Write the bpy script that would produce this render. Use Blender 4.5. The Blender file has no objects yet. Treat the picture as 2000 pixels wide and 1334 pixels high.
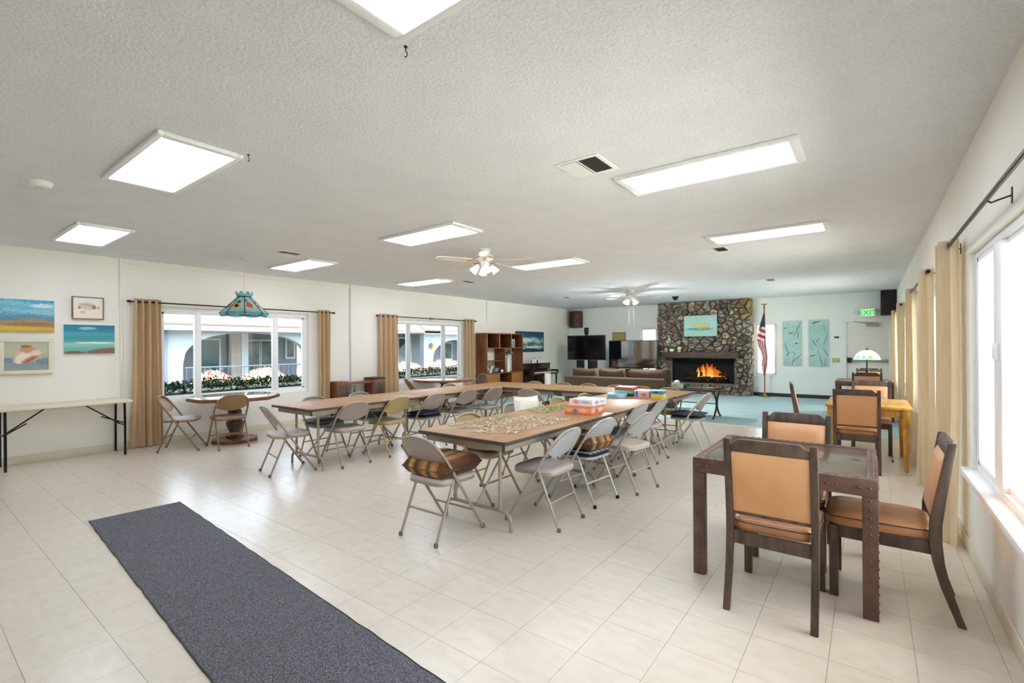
import bpy, bmesh, math, random
from mathutils import Vector, Matrix, noise
random.seed(7)
scene = bpy.context.scene
COL = scene.collection
pi = math.pi
# ------------------------------------------------------------------ camera, world, sun, exposure
CAM_H, YAW, ROLL, FPX, CY = 1.42, .6452, -.0071, 926., 677.
XL, XR, YF, ZC, YB = -8.494, .537, 14.71, 2.715, -2.4
_F = Vector((-math.sin(YAW), math.cos(YAW), 0)); _R0 = Vector((math.cos(YAW), math.sin(YAW), 0)); _U0 = Vector((0, 0, 1))
_R = _R0*math.cos(ROLL)+_U0*math.sin(ROLL); _U = _U0*math.cos(ROLL)-_R0*math.sin(ROLL)
cam = bpy.data.cameras.new('camera'); cam_o = bpy.data.objects.new('camera', cam); COL.objects.link(cam_o)
cam.sensor_width = 36; cam.lens = FPX/2000*36; cam.shift_y = (CY-667)/2000; cam.clip_start = .05; cam.clip_end = 300
m3 = Matrix((_R, _U, -_F)).transposed().to_4x4(); m3.translation = (0, 0, CAM_H); cam_o.matrix_world = m3
scene.camera = cam_o
SKY, SUN, EXPO, PANEL = .5, 14., 1.56, 4.7
world = bpy.data.worlds.new('world'); scene.world = world; world.use_nodes = True
wn = world.node_tree; wn.nodes.clear()
sky = wn.nodes.new('ShaderNodeTexSky'); sky.sky_type = 'NISHITA'; sky.sun_disc = False; sky.sun_elevation = math.radians(58); sky.sun_rotation = math.radians(60); sky.dust_density = 2.5
hs = wn.nodes.new('ShaderNodeHueSaturation'); hs.inputs['Saturation'].default_value = .55
bg = wn.nodes.new('ShaderNodeBackground'); bg.inputs[1].default_value = SKY
wo = wn.nodes.new('ShaderNodeOutputWorld')
wn.links.new(sky.outputs[0], hs.inputs['Color']); wn.links.new(hs.outputs[0], bg.inputs[0]); wn.links.new(bg.outputs[0], wo.inputs[0])
sl = bpy.data.lights.new('sun', 'SUN'); sl.energy = SUN; sl.angle = .01; sl.color = (1, .98, .95)
so = bpy.data.objects.new('sun', sl); COL.objects.link(so)
so.rotation_euler = Vector((.34, .12, -.93)).to_track_quat('-Z', 'Y').to_euler()
vs = scene.view_settings; vs.view_transform = 'Standard'; vs.look = 'None'; vs.exposure = EXPO; vs.gamma = 1; vs.use_curve_mapping = False
cy = scene.cycles; cy.max_bounces = 9; cy.diffuse_bounces = 6; cy.glossy_bounces = 4; cy.transmission_bounces = 6; cy.transparent_max_bounces = 12
cy.sample_clamp_indirect = 6; cy.caustics_reflective = False; cy.caustics_refractive = False; cy.use_denoising = True
def portal(name, loc, sx, sz, rot):
    l = bpy.data.lights.new(name, 'AREA'); l.shape = 'RECTANGLE'; l.size = sx; l.size_y = sz; l.cycles.is_portal = True
    o = bpy.data.objects.new(name, l); COL.objects.link(o); o.location = loc; o.rotation_euler = rot

# ------------------------------------------------------------------ materials
def hexc(h):
    c = [int(h[i:i+2], 16)/255 for i in (0, 2, 4)]
    return tuple(x/12.92 if x <= .04045 else ((x+.055)/1.055)**2.4 for x in c)
class NT:
    def __init__(s, name):
        s.m = bpy.data.materials.new(name); s.m.use_nodes = True; s.t = s.m.node_tree; s.t.nodes.clear()
        s.out = s.n('ShaderNodeOutputMaterial'); s.b = s.n('ShaderNodeBsdfPrincipled'); s.l(s.b.outputs[0], s.out.inputs[0])
    def n(s, k, **kw):
        nd = s.t.nodes.new(k)
        for a, v in kw.items(): setattr(nd, a, v)
        return nd
    def l(s, a, b): s.t.links.new(a, b)
    def math(s, op, a, b=0, clamp=False):
        nd = s.n('ShaderNodeMath', operation=op, use_clamp=clamp)
        for i, x in enumerate((a, b)):
            if isinstance(x, (int, float)): nd.inputs[i].default_value = x
            else: s.l(x, nd.inputs[i])
        return nd.outputs[0]
    def ramp(s, fac, stops, interp='LINEAR'):
        nd = s.n('ShaderNodeValToRGB'); cr = nd.color_ramp; cr.interpolation = interp
        while len(cr.elements) < len(stops): cr.elements.new(.5)
        for e, (p, c) in zip(cr.elements, stops):
            e.position = p; e.color = tuple(c)+(1,)
        s.l(fac, nd.inputs[0]); return nd.outputs[0]
    def mix(s, fac, a, b):
        nd = s.n('ShaderNodeMix', data_type='RGBA')
        for sock, x in ((nd.inputs[0], fac), (nd.inputs[6], a), (nd.inputs[7], b)):
            if isinstance(x, (int, float)): sock.default_value = x
            elif isinstance(x, tuple): sock.default_value = x+(1,)
            else: s.l(x, sock)
        return nd.outputs[2]
    def noise(s, scale, detail=3, vec=None, stretch=(1, 1, 1), rough=.5):
        if vec is None: vec = s.n('ShaderNodeTexCoord').outputs['Object']
        mp = s.n('ShaderNodeMapping'); mp.inputs['Scale'].default_value = stretch; s.l(vec, mp.inputs[0])
        nd = s.n('ShaderNodeTexNoise'); nd.inputs['Scale'].default_value = scale; nd.inputs['Detail'].default_value = detail; nd.inputs['Roughness'].default_value = rough
        s.l(mp.outputs[0], nd.inputs['Vector']); return nd.outputs[0]
    def bump(s, h, strength=.3, dist=.01):
        nd = s.n('ShaderNodeBump'); nd.inputs['Strength'].default_value = strength; nd.inputs['Distance'].default_value = dist
        s.l(h, nd.inputs['Height']); s.l(nd.outputs[0], s.b.inputs['Normal'])
def mat(name, col, rough=.5, metal=0, spec=.5, var=.06, scale=6, stretch=(1, 1, 1), bump=0, bscale=80, bdist=.004, coat=0, col2=None, lo=.35, hi=.65):
    t = NT(name); c = hexc(col) if isinstance(col, str) else col
    nz = t.noise(scale, 4, stretch=stretch)
    a = hexc(col2) if col2 else tuple(x*(1-var) for x in c); b = c if col2 else tuple(min(1, x*(1+var)) for x in c)
    t.l(t.ramp(nz, [(lo, a), (hi, b)]), t.b.inputs['Base Color'])
    t.b.inputs['Roughness'].default_value = rough; t.b.inputs['Metallic'].default_value = metal; t.b.inputs['Specular IOR Level'].default_value = spec
    t.b.inputs['Coat Weight'].default_value = coat
    if bump: t.bump(t.noise(bscale, 3), bump, bdist)
    return t.m
def emis(name, col, strength, base=None, col2=None, scale=4):
    t = NT(name); c = hexc(col)
    nz = t.noise(scale, 3)
    t.l(t.ramp(nz, [(.35, hexc(col2) if col2 else tuple(x*.97 for x in c)), (.65, c)]), t.b.inputs['Emission Color'])
    t.b.inputs['Base Color'].default_value = (c if base is None else hexc(base))+(1,); t.b.inputs['Emission Strength'].default_value = strength
    return t.m
def fabric(name, col, transl=.35, var=.05, stretch=(1, 1, 1), scale=30):
    t = NT(name); c = hexc(col)
    cc = t.ramp(t.noise(scale, 3, stretch=stretch), [(.3, tuple(x*(1-var) for x in c)), (.7, tuple(min(1, x*(1+var)) for x in c))])
    t.l(cc, t.b.inputs['Base Color']); t.b.inputs['Roughness'].default_value = .9; t.b.inputs['Specular IOR Level'].default_value = .1
    tr = t.n('ShaderNodeBsdfTranslucent'); t.l(cc, tr.inputs[0]); mx = t.n('ShaderNodeMixShader'); mx.inputs[0].default_value = transl
    t.l(t.b.outputs[0], mx.inputs[1]); t.l(tr.outputs[0], mx.inputs[2]); t.l(mx.outputs[0], t.out.inputs[0])
    return t.m
def glass(name, tint=(.96, .99, .98), refl=.06, rough=.02):
    t = NT(name); tr = t.n('ShaderNodeBsdfTransparent'); gl = t.n('ShaderNodeBsdfGlossy'); gl.inputs['Roughness'].default_value = rough
    nz = t.noise(3, 2); t.l(t.ramp(nz, [(.3, tuple(x*.99 for x in tint)), (.7, tint)]), tr.inputs[0])
    mx = t.n('ShaderNodeMixShader'); fr = t.n('ShaderNodeFresnel'); fr.inputs[0].default_value = 1.35
    t.l(t.math('MULTIPLY', fr.outputs[0], refl/.1, True), mx.inputs[0])
    t.l(tr.outputs[0], mx.inputs[1]); t.l(gl.outputs[0], mx.inputs[2]); t.l(mx.outputs[0], t.out.inputs[0]); return t.m
def pic(name, stops, warp=.3, scale=4, blobs=(), rough=.6, stretch=(1, 1, 1), axis=1, grain=.25, translucent=0):
    """flat print: warped ramp along one UV axis plus soft-edged patches (cx, cy, rx, ry, colour, edge noise)"""
    t = NT(name); uv = t.n('ShaderNodeUVMap').outputs[0]; sp = t.n('ShaderNodeSeparateXYZ'); t.l(uv, sp.inputs[0])
    nz = t.noise(scale, 5, uv, stretch); n2 = t.noise(scale*7, 4, uv, stretch)
    k = t.math('ADD', sp.outputs[axis], t.math('MULTIPLY', t.math('SUBTRACT', nz, .5), warp*2))
    k = t.math('ADD', k, t.math('MULTIPLY', t.math('SUBTRACT', n2, .5), grain))
    c = t.ramp(k, [(p, hexc(h)) for p, h in stops])
    for (cx, cy_, rx, ry, h, en, *an) in blobs:
        ca, sa = (math.cos(an[0]), math.sin(an[0])) if an else (1, 0)
        px, py = t.math('SUBTRACT', sp.outputs[0], cx), t.math('SUBTRACT', sp.outputs[1], cy_)
        qx = t.math('ADD', t.math('MULTIPLY', px, ca), t.math('MULTIPLY', py, sa)); qy = t.math('SUBTRACT', t.math('MULTIPLY', py, ca), t.math('MULTIPLY', px, sa))
        dx = t.math('DIVIDE', qx, rx); dy = t.math('DIVIDE', qy, ry)
        d = t.math('SQRT', t.math('ADD', t.math('MULTIPLY', dx, dx), t.math('MULTIPLY', dy, dy)))
        d = t.math('ADD', d, t.math('MULTIPLY', t.math('SUBTRACT', n2, .5), en))
        f = t.math('MULTIPLY', t.math('SUBTRACT', 1.12, d), 5, True)
        c = t.mix(f, c, hexc(h))
    t.l(c, t.b.inputs['Base Color']); t.b.inputs['Roughness'].default_value = rough
    if translucent:
        tr = t.n('ShaderNodeBsdfTranslucent'); t.l(c, tr.inputs[0]); mx = t.n('ShaderNodeMixShader'); mx.inputs[0].default_value = translucent
        t.l(t.b.outputs[0], mx.inputs[1]); t.l(tr.outputs[0], mx.inputs[2]); t.l(mx.outputs[0], t.out.inputs[0])
    return t.m
M = {}
M['wall'] = mat('wall_paint', 'F0EDE3', .75, var=.015, scale=1.5, bump=.08, bscale=150)
M['far_wall'] = mat('far_wall_paint', 'F1F5F0', .75, var=.015, scale=1.5, bump=.08, bscale=150)
t = NT('popcorn_ceiling')
cn = t.noise(3, 3); c0 = t.ramp(cn, [(.3, hexc('E8E9EC')), (.7, hexc('EEEFF2'))])
n1 = t.noise(60, 5, rough=.65)
t.l(t.mix(t.ramp(n1, [(.38, (.35, .35, .35)), (.55, (0, 0, 0))]), c0, hexc('CCCDD0')), t.b.inputs['Base Color'])
t.b.inputs['Roughness'].default_value = .9; t.bump(n1, .8, .012); M['ceiling'] = t.m
t = NT('vinyl_tile')
oi = t.n('ShaderNodeObjectInfo'); geo = t.n('ShaderNodeNewGeometry').outputs['Position']
n1 = t.noise(9, 5, geo, (1, 2.2, 1)); n2 = t.noise(.8, 2, geo)
c = t.ramp(n1, [(.3, hexc('D6CBB9')), (.5, hexc('DBD1C0')), (.75, hexc('DFD6C7'))])
c = t.mix(t.math('MULTIPLY', oi.outputs['Random'], .16), c, hexc('D3C8B6'))
t.l(c, t.b.inputs['Base Color']); t.l(t.ramp(n2, [(.3, (.24,)*3), (.7, (.27,)*3)]), t.b.inputs['Roughness']); t.b.inputs['Specular IOR Level'].default_value = .5
M['tile'] = t.m
M['grout'] = mat('tile_joint', 'C3B9A8', .8)
t = NT('teal_carpet'); n1 = t.noise(160, 3); n2 = t.noise(1.6, 3, stretch=(1, 3, 1))
t.l(t.mix(t.ramp(n2, [(.35, (0,)*3), (.7, (.5,)*3)]), t.ramp(n1, [(.3, hexc('98B6B7')), (.7, hexc('B6CCCC'))]), hexc('C2D4D3')), t.b.inputs['Base Color'])
t.b.inputs['Roughness'].default_value = .95; t.b.inputs['Specular IOR Level'].default_value = .1; t.bump(n1, .5, .01); M['carpet'] = t.m
t = NT('charcoal_mat'); n1 = t.noise(190, 4, rough=.7); n2 = t.noise(2, 2)
t.l(t.mix(t.ramp(n2, [(.3, (0,)*3), (.8, (.25,)*3)]), t.ramp(n1, [(.36, hexc('37373B')), (.5, hexc('66666A')), (.66, hexc('A1A1A6'))]), hexc('6E7074')), t.b.inputs['Base Color'])
t.b.inputs['Roughness'].default_value = .95; t.b.inputs['Specular IOR Level'].default_value = .1; t.bump(n1, .8, .006); M['mat'] = t.m
M['white'] = mat('white_paint', 'F1F1EE', .45, var=.02)
M['vinyl'] = mat('white_vinyl', 'F3F4F4', .35, var=.015)
M['sash'] = mat('grey_sash', 'C9CDD2', .4, var=.02)
M['cream_trim'] = mat('cream_base', 'DCD3BE', .5, var=.04)
M['darkbase'] = mat('dark_baseboard', '2B3836', .6)
M['rod'] = mat('dark_bronze', '3A322D', .4, .6)
M['curtain'] = fabric('tan_curtain', 'D3B792', .25, .07, (1, 1, .1), 50)
M['curtain_r'] = fabric('beige_curtain', 'EEDDBD', .5, .06, (1, 1, .1), 50)
M['glass'] = glass('window_glass')
M['diff'] = emis('light_diffuser', 'E3ECFF', PANEL, 'FFFFFF')
M['black'] = mat('black_satin', '18181A', .4)
M['blackmetal'] = mat('black_metal', '1C1C1E', .35, .5)
M['screen'] = mat('dark_screen', '0B0C0E', .12, spec=.6, var=.01)
M['beige_metal'] = mat('beige_metal', 'A99B8B', .42, .35, var=.04)
M['grey_metal'] = mat('warm_grey_metal', 'B4A79B', .4, .3, var=.04)
M['tan_metal'] = mat('tan_metal', 'B5A174', .4, .25, var=.05)
M['silver_metal'] = mat('pale_silver_metal', 'C3C2BE', .35, .4, var=.03)
M['brown_metal'] = mat('brown_metal', '8A6E50', .4, .3, var=.06)
M['vinyl_seat'] = mat('greige_vinyl', 'BDB1A9', .5, var=.05, bump=.15, bscale=220)
M['back_panel'] = mat('rosy_grey_panel', 'A6998F', .45, .15, var=.03)
M['silver_panel'] = mat('pale_silver_panel', 'BFC2C4', .4, .25, var=.03)
M['tan_panel'] = mat('tan_panel', 'B7A372', .45, .15, var=.04)
M['brown_panel'] = mat('brown_panel', '94714E', .45, .15, var=.05)
M['grey_seat'] = mat('slate_pad', '7D7F86', .8, var=.1)
M['navy_seat'] = mat('navy_pad', '28303F', .8, var=.15)
M['char_seat'] = mat('charcoal_pad', '3B4047', .75, var=.12)
M['cream_seat'] = mat('cream_steel_seat', 'CFC5B0', .4, .15, var=.04)
M['brown_seat'] = mat('brown_grey_seat', 'AA8F78', .6, var=.06)
M['rubber'] = mat('rubber_tip', '6F675E', .8)
M['black_rubber'] = mat('black_rubber', '141414', .8)
M['laminate'] = mat('walnut_laminate', 'B88E62', .46, spec=.35, col2='A2784C', scale=5, stretch=(6, .6, 1))
M['edge'] = mat('dark_edge', '4A4038', .5)
M['apron'] = mat('grey_apron', 'A79A8A', .45, .2)
M['plastic'] = mat('cream_plastic', 'E4DCC4', .55, var=.03)
M['leather'] = mat('caramel_leather', 'E3AC7C', .38, col2='CC8F5A', scale=2.2, bump=.08, bscale=260, lo=.25, hi=.6)
M['seat_leather'] = mat('worn_leather', 'CC9162', .33, col2='A8734A', scale=3, bump=.08, bscale=260, lo=.3, hi=.6)
M['darkwood'] = mat('dark_oak', '624D3E', .45, col2='3D2F26', scale=7, stretch=(3, 3, .6), bump=.2, bscale=60)
M['bronze'] = mat('bronze_clad', '735445', .38, .2, col2='583F35', scale=9, bump=.15)
M['tabletop'] = mat('olive_bronze_top', '6E6252', .22, .2, col2='5A4B3E', scale=3, coat=.3)
M['stud'] = mat('stud_brass', '6E5244', .3, .5)
M['oak'] = mat('golden_oak', 'C9983F', .35, col2='A8732A', scale=6, stretch=(4, 1, 1), coat=.2)
M['cabinet'] = mat('cherry_wood', '8A5530', .4, col2='6B3C1E', scale=5, stretch=(3, 3, .4))
M['cabinet_light'] = mat('light_cherry', 'A5713F', .4, col2='8A5930', scale=5, stretch=(3, 3, .4))
M['cabinet_dark'] = mat('shelf_back', '4B2A18', .5, scale=5, stretch=(3, 3, .4))
M['pine'] = mat('pine_edge', 'C49A66', .4, col2='A77F50', scale=6)
M['sofa'] = mat('taupe_upholstery', '5F4F41', .95, spec=.1, var=.08, scale=25, bump=.2, bscale=200)
M['piano'] = mat('dark_mahogany', '2C1A17', .18, var=.2, coat=.6)
M['ivory'] = mat('ivory_keys', 'E9E4D6', .3)
M['mortar'] = mat('fireplace_mortar', '6F6A60', .95, var=.15, bump=.5)
ST = [mat('field_stone_%s' % a, b, .85, col2=c, scale=9, stretch=(1, 1, 2.2), bump=.9, bscale=16, bdist=.04, lo=.42, hi=.6) for a, b, c in
      (('olive', 'A09880', '5F5947'), ('brown', 'A08A76', '5E4E40'), ('grey', 'B4ADA4', '716B64'), ('tan', 'C6B598', '86765E'), ('plum', '8E7B74', '554743'), ('ochre', 'AC925E', '756040'), ('dark', '766D60', '443E36'))]
M['soot'] = mat('sooty_firebox', '16211F', .9, var=.2)
M['mantel'] = mat('mantel_wood', '5A463B', .6, col2='463429', scale=6, stretch=(.6, 4, 4))
M['log'] = mat('charred_log', '33201A', .9, col2='120C0A', scale=9, bump=.6, bscale=40)
M['ember'] = emis('glowing_ember', 'E85A24', .28, '301008', '5A1004', 14)
M['leaf'] = mat('leaf_green', '5E7B4C', .6, var=.25, scale=20)
M['leaf2'] = mat('pale_leaf', '9DA88A', .6, var=.2, scale=20)
M['ceramic'] = mat('white_ceramic', 'EDEBE4', .25, var=.02)
M['pewter'] = mat('pewter', '9FA0A4', .3, .6)
M['brass'] = mat('brass', 'A88748', .3, .8)
M['frost'] = fabric('frosted_shade', 'F2F0EA', .55, .02)
M['chain'] = mat('chain_metal', '9A958C', .4, .6)
M['speaker'] = mat('walnut_speaker', '59351C', .5, col2='3E2212', scale=6)
M['speaker_dark'] = mat('dark_speaker', '2A1710', .5, var=.15)
M['switch'] = mat('almond_plate', 'C9BE95', .5)

# ------------------------------------------------------------------ mesh helpers
class MB:
    def __init__(s): s.v = []; s.f = []; s.uv = {}
    def add(s, vs, fs):
        k = len(s.v); s.v += [tuple(x) for x in vs]; s.f += [tuple(i+k for i in f) for f in fs]; return s
    def box(s, x0, x1, y0, y1, z0, z1):
        return s.add([(x, y, z) for z in (z0, z1) for y in (y0, y1) for x in (x0, x1)],
                     [(0, 2, 3, 1), (4, 5, 7, 6), (0, 1, 5, 4), (2, 6, 7, 3), (0, 4, 6, 2), (1, 3, 7, 5)])
    def quad(s, a, b, c, d):
        s.uv[len(s.f)] = ((0, 0), (1, 0), (1, 1), (0, 1)); return s.add([a, b, c, d], [(0, 1, 2, 3)])
    def tube(s, pts, r, n=8, closed=False, cap=True):
        pts = [Vector(p) for p in pts]; N = len(pts); rs = r if isinstance(r, (list, tuple)) else [r]*N
        tang = []
        for i in range(N):
            a = pts[(i-1) % N] if closed or i else pts[i]; b = pts[(i+1) % N] if closed or i < N-1 else pts[i]
            tang.append((b-a).normalized())
        up = Vector((0, 0, 1)) if abs(tang[0].z) < .9 else Vector((1, 0, 0))
        u = tang[0].cross(up).normalized(); vs = []
        for i in range(N):
            u = (u-tang[i]*u.dot(tang[i])).normalized(); w = tang[i].cross(u)
            vs += [pts[i]+(u*math.cos(2*pi*k/n)+w*math.sin(2*pi*k/n))*rs[i] for k in range(n)]
        fs = [(i*n+k, i*n+(k+1) % n, ((i+1) % N)*n+(k+1) % n, ((i+1) % N)*n+k) for i in range(N if closed else N-1) for k in range(n)]
        if cap and not closed: fs += [tuple(range(n))[::-1], tuple((N-1)*n+k for k in range(n))]
        return s.add(vs, fs)
    def lathe(s, prof, n=20, c=(0, 0), cap=True):
        vs = [(c[0]+r*math.cos(2*pi*k/n), c[1]+r*math.sin(2*pi*k/n), z) for r, z in prof for k in range(n)]
        fs = [(i*n+k, i*n+(k+1) % n, (i+1)*n+(k+1) % n, (i+1)*n+k) for i in range(len(prof)-1) for k in range(n)]
        if cap: fs += [tuple(range(n))[::-1], tuple((len(prof)-1)*n+k for k in range(n))]
        return s.add(vs, fs)
    def prism(s, poly, z0, z1, f=None):
        f = f or (lambda a, b, c: (a, b, c)); n = len(poly)
        return s.add([f(a, b, z0) for a, b in poly]+[f(a, b, z1) for a, b in poly],
                     [tuple(range(n))[::-1], tuple(range(n, 2*n))]+[(i, (i+1) % n, n+(i+1) % n, n+i) for i in range(n)])
    def shell(s, front, back):
        R, Cn = len(front), len(front[0]); k = R*Cn
        vs = [p for r in front for p in r]+[p for r in back for p in r]; fs = []
        for i in range(R-1):
            for j in range(Cn-1):
                a = i*Cn+j; fs += [(a, a+1, a+Cn+1, a+Cn), (k+a, k+a+Cn, k+a+Cn+1, k+a+1)]
        ring = [j for j in range(Cn)]+[i*Cn+Cn-1 for i in range(1, R)]+[(R-1)*Cn+j for j in range(Cn-2, -1, -1)]+[i*Cn for i in range(R-2, 0, -1)]
        fs += [(ring[i], k+ring[i], k+ring[(i+1) % len(ring)], ring[(i+1) % len(ring)]) for i in range(len(ring))]
        return s.add(vs, fs)
    def grid(s, R, Cn, fn, uv=True):
        vs = [fn(i/(R-1), j/(Cn-1)) for i in range(R) for j in range(Cn)]; k0 = len(s.f); fs = []
        for i in range(R-1):
            for j in range(Cn-1):
                fs.append((i*Cn+j, i*Cn+j+1, (i+1)*Cn+j+1, (i+1)*Cn+j))
                s.uv[k0+len(fs)-1] = tuple((b/(Cn-1), a/(R-1)) for a, b in ((i, j), (i, j+1), (i+1, j+1), (i+1, j)))
        return s.add(vs, fs)
    def mesh(s, name, bevel=0, smooth=True, seg=2, angle=35, recalc=True):
        me = bpy.data.meshes.new(name); me.from_pydata(s.v, [], s.f)
        if s.uv:
            ul = me.uv_layers.new(name='UVMap')
            for p in me.polygons:
                if p.index in s.uv:
                    for li, c in zip(p.loop_indices, s.uv[p.index]): ul.data[li].uv = c
        bm = bmesh.new(); bm.from_mesh(me)
        if recalc: bmesh.ops.recalc_face_normals(bm, faces=bm.faces)
        if bevel:
            ed = [e for e in bm.edges if len(e.link_faces) == 2 and e.calc_face_angle() > .6]
            bmesh.ops.bevel(bm, geom=ed, offset=bevel, segments=seg, affect='EDGES', profile=.5, clamp_overlap=True)
        bm.to_mesh(me); bm.free()
        if smooth:
            me.shade_smooth(); me.set_sharp_from_angle(angle=math.radians(angle))
        return me
CACHE = {}
def put(name, me, m, parent=None, loc=None, rz=0):
    o = bpy.data.objects.new(name, me); COL.objects.link(o)
    if m is not None and not me.materials: me.materials.append(M[m] if isinstance(m, str) else m)
    if parent: o.parent = parent
    if loc: o.location = loc
    if rz: o.rotation_euler = (0, 0, rz)
    return o
def part(name, mb, m, parent=None, bevel=0, smooth=True, seg=2, **kw): return put(name, mb.mesh(name, bevel, smooth, seg, **kw), m, parent)
def cpart(name, key, fn, m, parent, **kw):
    k = (key, str(m))
    if k not in CACHE: CACHE[k] = fn().mesh(name, **kw)
    return put(name, CACHE[k], m, parent)
def tag(o, label=None, cat=None, group=None, kind=None):
    for k, v in (('label', label), ('category', cat), ('group', group), ('kind', kind)):
        if v: o[k] = v
    return o
def thing(name, label, cat, loc=(0, 0, 0), rz=0, group=None):
    o = bpy.data.objects.new(name, None); COL.objects.link(o); o.empty_display_size = .1; o.location = loc; o.rotation_euler = (0, 0, rz)
    return tag(o, label, cat, group)
def struct(name, mb, m, parent=None, label=None, **kw):
    o = part(name, mb, m, parent, **kw)
    if not parent: tag(o, label, None, None, 'structure')
    return o
def sup(t, w, h, e):
    c, s_ = math.cos(t), math.sin(t)
    return w*math.copysign(abs(c)**(2/e), c), h*math.copysign(abs(s_)**(2/e), s_)

# ------------------------------------------------------------------ room shell
WT = .14
def wall_with_holes(name, axis, pos, out, a0, a1, z0, z1, holes, m, label):
    mb = MB(); lo, hi = sorted((pos, pos+out))
    def bx(p, q, r, s_):
        if q-p > 1e-4 and s_-r > 1e-4:
            mb.box(lo, hi, p, q, r, s_) if axis == 'x' else mb.box(p, q, lo, hi, r, s_)
    cur = a0
    for (h0, h1, b, t_) in sorted(holes):
        bx(cur, h0, z0, z1); bx(h0, h1, z0, b); bx(h0, h1, t_, z1); cur = h1
    bx(cur, a1, z0, z1)
    return struct(name, mb, m, label=label, smooth=False)
W1 = (2.47, 4.87, .60, 2.06); W2 = (6.90, 9.14, .60, 2.05)
RA = (1.6, 4.36, .58, 2.02); RB = (6.3, 8.15, .55, 2.04); RC = (10.95, 13.3, .5, 2.06)
F3 = (-5.89, -5.33, .6, 2.0); F4 = (-2.56, -2.0, .56, 2.04); DR = (-.50, .43, 0, 2.03)
wall_with_holes('wall_left', 'x', XL, -WT, YB-WT, YF+WT, 0, ZC, [W1, W2], 'wall', 'off-white wall with two curtained windows')
wall_with_holes('wall_right', 'x', XR, WT, YB-WT, YF+WT, 0, ZC, [RA, RB, RC], 'wall', 'cream wall with bright sliding windows')
wall_with_holes('wall_far', 'y', YF, WT, XL, XR, 0, ZC, [F3, F4, DR], 'far_wall', 'pale wall behind the stone fireplace')
struct('wall_back', MB().box(XL, XR, YB-WT, YB, 0, ZC), 'wall', label='plain off-white wall', smooth=False)
struct('ceiling', MB().box(XL-WT-.9, XR+WT+.75, YB-WT-.6, YF+WT+.8, ZC, ZC+.18), 'ceiling', label='textured off-white popcorn ceiling', smooth=False)
YC = 9.05   # carpet edge
fl = struct('floor', MB().box(XL-WT, XR+WT, YB-WT, YC, -.12, -.004), 'grout', label='glossy cream vinyl tile floor', smooth=False)
struct('floor_carpet', MB().box(XL-WT, XR+WT, YC, YF+WT, -.12, .004), 'carpet', label='worn teal carpet in front of the fireplace', smooth=False)
TS = .3135; X0 = .16; Y0 = 2.87; g = .0009
tme = MB().box(g, TS-g, g, TS-g, -.004, 0).mesh('tile', smooth=False)
tiles = []
for i in range(int((XL-X0)/TS)-1, int((XR-X0)/TS)+1):
    for j in range(int((YB-Y0)/TS)-1, int((YC-Y0)/TS)+1):
        x, y = X0+i*TS, Y0+j*TS
        if x+TS < XL or x > XR or y+TS < YB or y > YC: continue
        c = Vector((x+TS/2, y+TS/2, -CAM_H)); w = c.dot(_F); vis = w > .6 and abs(FPX*c.dot(_R)/w) < 1020 and abs(FPX*c.dot(_U)/w) < 690
        tiles.append((0 if vis else 1, c.length, x, y))
tiles.sort(); rest = MB()
for n, (a, d, x, y) in enumerate(tiles):
    xa, xb, ya, yb = max(x+g, XL), min(x+TS-g, XR), max(y+g, YB), min(y+TS-g, YC)
    full = xb-xa > TS-3*g and yb-ya > TS-3*g
    if n < 300 and full: put('tile', tme, 'tile', fl, (x, y, 0))
    elif n < 300: part('tile', MB().box(xa, xb, ya, yb, -.004, 0), 'tile', fl, smooth=False)
    else: rest.box(xa, xb, ya, yb, -.004, 0)
tag(part('tile_field', rest, 'tile', fl, smooth=False), kind='stuff')
struct('trim_1', MB().box(XL, XR, YC-.03, YC+.02, 0, .007), 'cream_trim', label='pale strip where tile meets carpet', bevel=.002)
struct('baseboard_left', MB().box(XL, XL+.012, YB, YF, 0, .1), 'cream_trim', label='cream base along left wall', bevel=.004)
struct('baseboard_right', MB().box(XR-.012, XR, YB, YF, 0, .1), 'cream_trim', label='cream base along window wall', bevel=.004)
bb = MB(); bb.box(XL, -5.2, YF-.012, YF, 0, .1); bb.box(-2.6, -.56, YF-.012, YF, 0, .1)
struct('baseboard_far', bb, 'darkbase', label='dark base along far wall', bevel=.004)
struct('trim_2', MB().box(XL, XL+.02, 2.03, 2.06, .7, ZC), 'wall', label='thin vertical cable cover beside the paintings', bevel=.004)
struct('trim_3', MB().box(XL, XL+.02, 5.755, 5.785, .1, ZC), 'sash', label='thin grey cable cover between the windows', bevel=.004)
struct('trim_4', MB().box(XL, XL+.02, 2.06, 5.755, ZC-.075, ZC-.045), 'wall', label='cable cover running under the ceiling', bevel=.004)

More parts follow.
